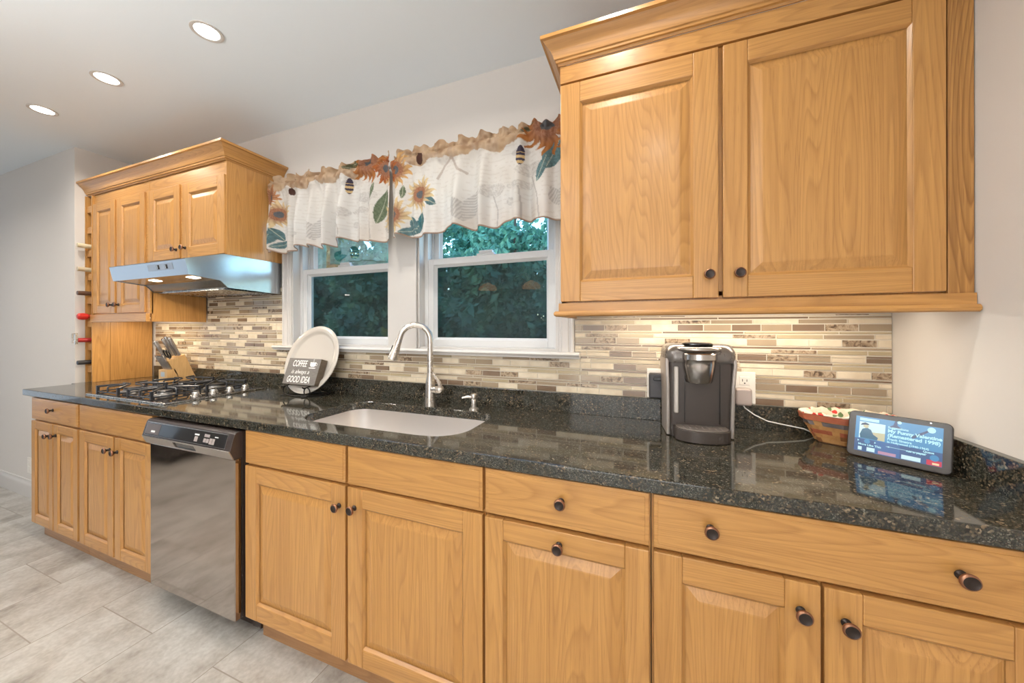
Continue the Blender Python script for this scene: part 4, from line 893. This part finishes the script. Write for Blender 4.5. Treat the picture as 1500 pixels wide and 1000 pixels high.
def fabric(x, z, hem, top):
    c = lerp(CRM, (.70, .64, .57), .55*vnoise(x*9, z*9)); c = lerp(c, (.86, .84, .82), .5*vnoise(x*22+7, z*22))
    if math.sin(z*330) > .55 and vnoise(x*70, math.floor(z*330/(2*PI))*1.7) > .50: c = lerp(c, (.58, .53, .48), .28)        # faint engraved writing
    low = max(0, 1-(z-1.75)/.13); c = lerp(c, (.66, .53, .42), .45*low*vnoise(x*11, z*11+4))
    hz = 2.112+.014*math.sin(x*30)+.022*vnoise(x*34, 3)
    if z > hz: c = lerp(TAN, (.62, .48, .35), vnoise(x*35, z*35)); c = lerp(c, (.33, .19, .11), .75*max(0, vnoise(x*45+9, z*60)*1.5-.45)); c = lerp(c, (.70, .62, .52), .5*max(0, 1-(z-hz)/.03)*vnoise(x*50, 8))
    for cx, cz, s_ in ((1.870, 1.80, .16), (.90, 1.80, .16), (2.33, 1.82, .12), (1.42, 1.79, .08)): c = sketch(c, x, z, cx, cz, s_)
    for cx in (2.06, 1.14): 
        c = line(c, x, z, [(cx-.02, 1.765), (cx-.015, 1.83), (cx-.04, 1.90)], .003); c = line(c, x, z, [(cx+.10, 1.765), (cx+.10, 1.83), (cx+.09, 1.92)], .003); c = line(c, x, z, [(cx+.18, 1.77), (cx+.17, 1.88), (cx+.14, 1.97)], .003)
        for ex, ez, a_, b_ in ((cx-.04, 1.925, .065, .032), (cx+.09, 1.93, .06, .018), (cx+.05, 1.86, .018, .02), (cx+.14, 2.00, .07, .03)):
            dd = ((x-ex)/a_)**2+((z-ez)/b_)**2
            if dd < 1: c = lerp(c, INK, .15+.25*(vnoise(x*240, z*240) > .5))
    c = line(c, x, z, [(1.72, 2.03), (1.755, 2.09), (1.80, 2.12), (1.84, 2.05), (1.88, 2.03)], .006, (.42, .34, .29), .6); c = line(c, x, z, [(1.80, 2.12), (1.79, 2.16)], .012, (.45, .33, .25), .5)
    for l_ in LFS: c = leaf(c, x, z, *l_)
    for k_, cx, cz, r, p_ in PETS: c = sunflower(c, x, z, cx, cz, r, p_, CORE, RING)
    c = bee(c, x, z, 1.155, 2.075); c = bee(c, x, z, 2.151, 2.065); c = bee(c, x, z, .737, 1.832)
    if math.hypot((x-1.617)/.02, (z-2.145)/.03) < 1 or math.hypot((x-.70)/.02, (z-2.11)/.02) < 1: c = (.10, .05, .04)
    if z-hem < .008: c = lerp(c, (.36, .22, .14), .8)
    return c
def cloth_mat():
    m, n, l, b = mat('printed_cotton'); out = n['Material Output']
    at = N(n, 'ShaderNodeVertexColor'); at.layer_name = 'print'
    t = N(n, 'ShaderNodeTexCoord'); wv = N(n, 'ShaderNodeTexNoise'); wv.inputs['Scale'].default_value = 700; l.new(t.outputs['Object'], wv.inputs['Vector'])
    l.new(at.outputs[0], b.inputs['Base Color']); b.inputs['Roughness'].default_value = .9; b.inputs['Specular IOR Level'].default_value = .1
    bp = N(n, 'ShaderNodeBump'); bp.inputs['Strength'].default_value = .25; bp.inputs['Distance'].default_value = .001; l.new(wv.outputs[0], bp.inputs['Height']); l.new(bp.outputs[0], b.inputs['Normal'])
    tl_ = N(n, 'ShaderNodeBsdfTranslucent'); l.new(at.outputs[0], tl_.inputs[0]); mx = N(n, 'ShaderNodeMixShader'); mx.inputs[0].default_value = .40
    l.new(b.outputs[0], mx.inputs[1]); l.new(tl_.outputs[0], mx.inputs[2]); l.new(mx.outputs[0], out.inputs[0]); return m
CLOTH = cloth_mat()
def valance(x0, x1, label, folds, ph):
    NX = int((x1-x0)/.0032); NZ = 150; verts = []; cols = []
    for i in range(NX+1):
        u = i/NX; x = x0+(x1-x0)*u
        # soft pleats: piecewise bulges of uneven width
        f = 0
        for fx_, fw_, amp in folds:
            d_ = (x-fx_)/fw_
            if abs(d_) < 1: f += 1.5*amp*(math.cos(PI*d_)*.5+.5)
        rip = .0135*math.sin(x*58+ph+1.5*math.sin(x*9))+.005*math.sin(x*101+2*ph)
        hem = 1.757+.012*math.sin(x*17+ph)+.010*f/.03
        topz = 2.205+.008*math.sin(x*54+ph)+.009*vnoise(x*25, 5+ph)+.006*math.sin(x*120)
        for j in range(NZ+1):
            v = j/NZ; z = topz+(hem-topz)*v; t = (2.205-z)/.45
            pocket = math.exp(-((z-2.145)/.028)**2)      # rod pocket swells over the rod
            crk = (.020*(vnoise(x*45, z*22+ph)-.5)+.014*(vnoise(x*105, z*50)-.5))*math.exp(-max(0, t-.05)*7)
            dep = (rip*.9+f)*(.25+.85*min(1, max(0, (t-.14)/.5)))
            if z > 2.17: dep = rip*1.2
            y = -.098-.016*pocket-dep-crk
            xx = x+.010*f/.03*(v-.3)*math.sin(x*40)*.3
            verts.append((xx, y, z)); cols.append(fabric(x, z, hem, topz))
    faces = [(i*(NZ+1)+j, (i+1)*(NZ+1)+j, (i+1)*(NZ+1)+j+1, i*(NZ+1)+j+1) for i in range(NX) for j in range(NZ)]
    me = bpy.data.meshes.new('valance'); me.from_pydata(verts, [], faces); me.materials.append(CLOTH)
    ca = me.color_attributes.new('print', 'FLOAT_COLOR', 'POINT'); ca.data.foreach_set('color', [k for c_ in cols for k in (*c_, 1)])
    me.shade_smooth(); o = bpy.data.objects.new('valance', me); COL.objects.link(o)
    q = o.modifiers.new('thickness', 'SOLIDIFY'); q.thickness = .0012
    return tag(o, label, 'curtain', 'sunflower valances over the windows')
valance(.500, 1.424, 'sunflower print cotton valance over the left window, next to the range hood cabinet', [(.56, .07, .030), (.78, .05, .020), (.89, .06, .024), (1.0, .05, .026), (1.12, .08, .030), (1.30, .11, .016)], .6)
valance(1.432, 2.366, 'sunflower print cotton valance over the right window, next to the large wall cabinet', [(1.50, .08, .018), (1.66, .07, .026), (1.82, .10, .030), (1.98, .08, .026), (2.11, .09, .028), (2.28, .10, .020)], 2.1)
c = thing('curtain_rod', (1.43, -.09, 2.145), 'white curtain rod hidden inside the sunflower valances', 'curtain rod')
G().tube([(.498, -.0195, 2.145), (.498, -.080, 2.145), (.506, -.0865, 2.145), (2.36, -.0865, 2.145), (2.368, -.080, 2.145), (2.368, -.0195, 2.145)], .007, 10).build('rod', VINYL, c, smooth=60)

# ------------------------------------------------------------------ recessed ceiling lights
def can(x, y, label, power=3.8):
    c = thing('recessed_light', (x, y, ZC), label, 'ceiling light', 'recessed ceiling lights')
    G().lathe((x, y, ZC-.0003), [(.058, 0), (.0575, -.003), (.050, -.0045), (.044, -.002), (.043, .0)], (0, 0, 1), 36).build('trim_ring', TRIM, c, smooth=40)
    G().lathe((x, y, ZC-.0012), [(.0435, 0), (.03, -.0006), (0, -.0008)], (0, 0, 1), 36).build('lens', LAMP, c, smooth=60)
    d = bpy.data.lights.new('downlight', 'AREA'); d.shape = 'DISK'; d.size = .085; d.energy = power; d.color = (1, .93, .83); d.spread = math.radians(150)
    o = bpy.data.objects.new('downlight', d); o.location = (x, y, ZC-.006); COL.objects.link(o)
can(.917, -.650, 'recessed round ceiling light nearest the camera, highest of the three in the photo')
can(.112, -.658, 'middle one of the three recessed round ceiling lights', 4.4)
can(-.606, -.658, 'recessed round ceiling light farthest left, lowest of the three in the photo', 5.5)
can(1.75, -.66, 'unseen recessed ceiling light added in front of the right window, above the photo', 4.5)  # unseen continuation of the visible row, added to light the right side
can(2.56, -.66, 'unseen recessed ceiling light added in front of the large wall cabinet, above the photo', 3.6)  # also an unseen light added for the right side
can(-1.75, -1.55, 'unseen ceiling light added to brighten the plain left wall, outside the photo', 9)  # extra lamp added to brighten the left wall
can(2.75, -1.75, 'unseen ceiling light added above the camera to brighten the right wall, outside the photo', 4)  # extra lamp added to lift the right wall and base drawers
for i, x in enumerate((-1.6, .2, 2.0)): can(x, -2.6, 'unseen ceiling light added behind the camera as fill, %s of its row' % ('leftmost', 'middle one', 'rightmost')[i], 6)  # unseen row added as fill for the room
# under-cabinet strip below the right wall cabinet
c = thing('under_cabinet_light', (2.95, -.15, 1.39), 'slim warm strip light under the large right wall cabinet', 'light')
G().box(2.52, 3.43, -.19, -.13, 1.372, 1.396).build('housing', VINYL, c, bevel=.002); G().box(2.54, 3.415, -.182, -.138, 1.3700, 1.3718).build('lens', UCL, c)
area('strip_lamp', (2.90, -.16, 1.368), (0, 0, 0), .72, .04, 2.8, (1, .86, .68))
c = thing('under_cabinet_light', (-.62, -.15, 1.385), 'slim warm strip light under the tall slim left wall cabinet', 'light')
G().box(-.94, -.32, -.20, -.15, 1.372, 1.3915).build('housing', VINYL, c, bevel=.002); G().box(-.92, -.34, -.194, -.156, 1.3700, 1.3718).build('lens', UCL, c)
area('strip_lamp_left', (-.62, -.175, 1.368), (0, 0, 0), .5, .04, 2.2, (1, .86, .66))
# pendants over the table behind the camera: seen only as reflections in the window panes
AMB = glow('amber_glass', (1, .45, .18), 3.4)
for x, y, nm in ((.755, -2.4, 'left'), (1.345, -2.4, 'right')):
    c = thing('pendant_lamp', (x, y, 1.83), 'amber glass pendant lamp, the %s one of the two reflected in the window' % nm, 'lamp', 'amber pendant lamps')
    d = bpy.data.lights.new('ceiling_fill_spot', 'SPOT'); d.energy = 150; d.spot_size = math.radians(165); d.spot_blend = .6; d.shadow_soft_size = .05; d.color = (1, .965, .91)  # upward spot added above the shade to brighten the ceiling
    o = bpy.data.objects.new('ceiling_fill_spot', d); o.location = (x, y, 1.885); o.rotation_euler = (PI, 0, 0); COL.objects.link(o)
    G().lathe((x, y, 1.78), [(.12, 0), (.115, .03), (.085, .065), (.03, .09), (.02, .10)], (0, 0, 1), 24).build('shade', AMB, c, smooth=50); G().cyl((x, y, 1.88), (x, y, ZC-.0205), .004).cyl((x, y, ZC-.02), (x, y, ZC), .05, n=20).build('cord', BRONZE, c, smooth=40)

# ------------------------------------------------------------------ outside
LAWN = noisy('lawn_grass', [(.3, (.03, .07, .02)), (.7, (.07, .13, .035))], 9, .9, 6)
structure('ground', G().box(-26, 18, .16, 30, -.75, -.6), LAWN)
def leafm(name, a, b_, c_):
    m, n, l, b = mat(name); out = n['Material Output']; t = N(n, 'ShaderNodeTexCoord'); q = N(n, 'ShaderNodeTexNoise'); q.inputs['Scale'].default_value = 2.6; q.inputs['Detail'].default_value = 6; l.new(t.outputs['Object'], q.inputs['Vector'])
    r = ramp(n, [(.32, a), (.52, b_), (.72, c_)]); l.new(q.outputs[0], r.inputs[0]); l.new(r.outputs[0], b.inputs['Base Color']); b.inputs['Roughness'].default_value = .6
    tl_ = N(n, 'ShaderNodeBsdfTranslucent'); l.new(r.outputs[0], tl_.inputs[0]); mx = N(n, 'ShaderNodeMixShader'); mx.inputs[0].default_value = .4; l.new(b.outputs[0], mx.inputs[1]); l.new(tl_.outputs[0], mx.inputs[2]); l.new(mx.outputs[0], out.inputs[0]); return m
BARK = noisy('bark', [(.3, (.04, .03, .022)), (.7, (.10, .08, .06))], 20, .9, 5, 0, (1, 1, .2))
def tree(x, y, h, r, seed, label, lm, n=5200, ls=.095):
    rn = random.Random(seed); zb = -.6; c = thing('tree', (x, y, zb), label, 'tree', 'trees outside the windows')
    G().tube([(x, y, zb), (x+.05, y, zb+h*.3), (x-.04, y+.05, zb+h*.6), (x, y, zb+h*.9)], [.13, .10, .07, .03], 9).build('trunk', BARK, c, smooth=60)
    g = G(); blobs = []
    for _ in range(40):
        a = rn.uniform(0, 2*PI); q = r*.62*math.sqrt(rn.random()); blobs.append((q*math.cos(a), q*math.sin(a), rn.uniform(.10, .86)*h, r*rn.uniform(.28, .38)))
    for i in range(n):
        bx_, by_, bz, br_ = rn.choice(blobs); d_ = Vector((rn.gauss(0, 1), rn.gauss(0, 1), rn.gauss(0, .8))).normalized()*br_*rn.uniform(.5, 1)**.5
        p = Vector((x+bx_, y+by_, max(zb+.05, zb+bz)))+d_; p.z = max(p.z, zb+.06); e = Vector((rn.gauss(0, 1), rn.gauss(0, 1), rn.gauss(0, 1))).normalized(); f_ = e.orthogonal().normalized()*.5; s_ = ls*rn.uniform(.6, 1.4)
        g.add([p-e*s_, p+f_*s_, p+e*s_, p-f_*s_], [(0, 1, 2, 3)])
    g.build('foliage', lm, c)
L1 = leafm('leaf_dark', (.018, .085, .07), (.07, .20, .125), (.24, .40, .20)); L2 = leafm('leaf_green', (.05, .16, .12), (.11, .30, .22), (.22, .46, .30)); L3 = leafm('leaf_gold', (.06, .08, .02), (.14, .16, .04), (.3, .24, .05))
for i, (x, y, h, r, lm, n_, lab) in enumerate([(-5.5, 4.8, 3.5, 1.2, L1, 7500, 'dark bushy tree at the far left, seen through the left window'), (-3.05, 4.8, 3.7, 1.2, L1, 9000, 'dark leafy tree filling most of the left window'),
        (-.62, 4.8, 3.6, 1.2, L1, 9000, 'dark green tree behind the left half of the right window'), (1.82, 4.8, 3.5, 1.2, L1, 8000, 'dark green tree behind the right half of the right window'),
        (-7.4, 7.6, 4.6, 1.45, L1, 7000, 'dark tree in the second row, farthest left'), (-4.4, 7.6, 4.6, 1.45, L1, 8000, 'dark tree in the second row, showing right of centre in the left window'), (-1.45, 7.6, 4.4, 1.45, L1, 8000, 'dark tree in the second row, between the two nearest trees of the right window'), (1.5, 7.6, 4.4, 1.45, L1, 6000, 'dark tree in the second row, at the right edge of the right window'),
        (-13.0, 11.8, 8.4, 2.6, L2, 6500, 'paler tall tree behind the dark ones, farthest left'), (-7.6, 11.8, 8.2, 2.6, L2, 9000, 'paler tall tree rising above the dark trees in the upper left window'),
        (-2.3, 11.8, 8.0, 2.6, L2, 9500, 'paler tall tree rising above the dark trees in the upper right window'), (3.0, 11.8, 7.6, 2.55, L2, 7000, 'paler tall tree behind the dark ones, farthest right'), (-18.2, 17.2, 11.5, 2.9, L2, 7000, 'tall tree in the farthest row, leftmost'), (-12.2, 17.2, 11.0, 2.9, L2, 8000, 'tall tree in the farthest row, second from the left'), (-6.2, 17.2, 10.6, 2.9, L2, 9000, 'tall tree in the farthest row, behind the left half of the right window'), (-.1, 17.2, 10.2, 2.9, L2, 7000, 'tall tree in the farthest row, behind the right half of the right window'), (4.3, 4.8, 3.5, 1.2, L1, 6000, 'dark tree right of the windows, hidden from the camera by the large wall cabinet'), (8.3, 11.8, 8.0, 2.6, L2, 6000, 'tall pale tree far right of the windows, hidden from the camera'), (-1.05, 2.9, 2.2, .42, L3, 900, 'small yellowing shrub tree at the left edge of the right window')]):
    tree(x, y, h, r, 20+i, lab, lm, n_, .095 if y < 9 else .14 if y < 14 else .2)

# dark sofa across the room: it shows only as the dark shape reflected in the dishwasher door
c = thing('sofa', (-2.05, -2.4, 0), 'dark brown leather sofa across the room, reflected in the dishwasher door', 'sofa')
LEA = noisy('dark_leather', [(.3, (.030, .024, .022)), (.7, (.05, .04, .036))], 30, .4)
G().box(-2.55, -1.52, -3.3, -1.6, .06, .30).build('base', LEA, c, bevel=.03, seg=3)
for y0 in (-3.1, -2.45): G().box(-2.3, -1.50, y0+.005, y0+.645, .305, .46).build('cushion', LEA, c, bevel=.05, seg=3)
G().box(-2.55, -2.305, -3.3, -1.6, .305, .88).build('backrest', LEA, c, bevel=.06, seg=3)
for y0 in (-3.3, -1.79): G().box(-2.3, -1.52, y0, y0+.19, .305, .62).build('armrest', LEA, c, bevel=.06, seg=3)
for x in (-2.48, -1.60):
    for y in (-3.22, -1.70): G().cyl((x, y, 0), (x, y, .0595), .02, .026, 12).build('leg', BLK, c)

def shade_mat():
    m, n, l, b = mat('shade_cloth'); out = n['Material Output']; t = N(n, 'ShaderNodeTexCoord'); q = N(n, 'ShaderNodeTexNoise'); q.inputs['Scale'].default_value = 300; l.new(t.outputs['Object'], q.inputs['Vector'])
    r = ramp(n, [(.3, (.70, .72, .74)), (.7, (.78, .80, .82))]); l.new(q.outputs[0], r.inputs[0]); l.new(r.outputs[0], b.inputs['Base Color']); b.inputs['Roughness'].default_value = .9
    tl_ = N(n, 'ShaderNodeBsdfTranslucent'); l.new(r.outputs[0], tl_.inputs[0]); mx = N(n, 'ShaderNodeMixShader'); mx.inputs[0].default_value = .35; l.new(b.outputs[0], mx.inputs[1]); l.new(tl_.outputs[0], mx.inputs[2]); l.new(mx.outputs[0], out.inputs[0]); return m
SHC = shade_mat()
c = thing('added_roller_shade', (2.4, -4.09, 2.1), 'unseen white roller shade added to dim sky light at the opening behind the camera', 'added shade')  # invented shade, dims the sky seen through the added opening
G().box(1.48, 3.32, -4.096, -4.0935, .03, 2.16).build('shade_cloth', SHC, c); G().cyl((1.46, -4.07, 2.19), (3.34, -4.07, 2.19), .025).build('roller', VINYL, c, smooth=40)
c = thing('added_roller_shade', (-4.19, -2.2, 2.35), 'unseen white roller shade added to dim sky light at the far end wall', 'added shade')  # second invented shade, keeps bright sky out of the hood reflection
G().box(-4.196, -4.1935, -3.27, -1.13, .18, 2.40).build('shade_cloth', SHC, c); G().cyl((-4.17, -3.29, 2.43), (-4.17, -1.11, 2.43), .025).build('roller', VINYL, c, smooth=40)
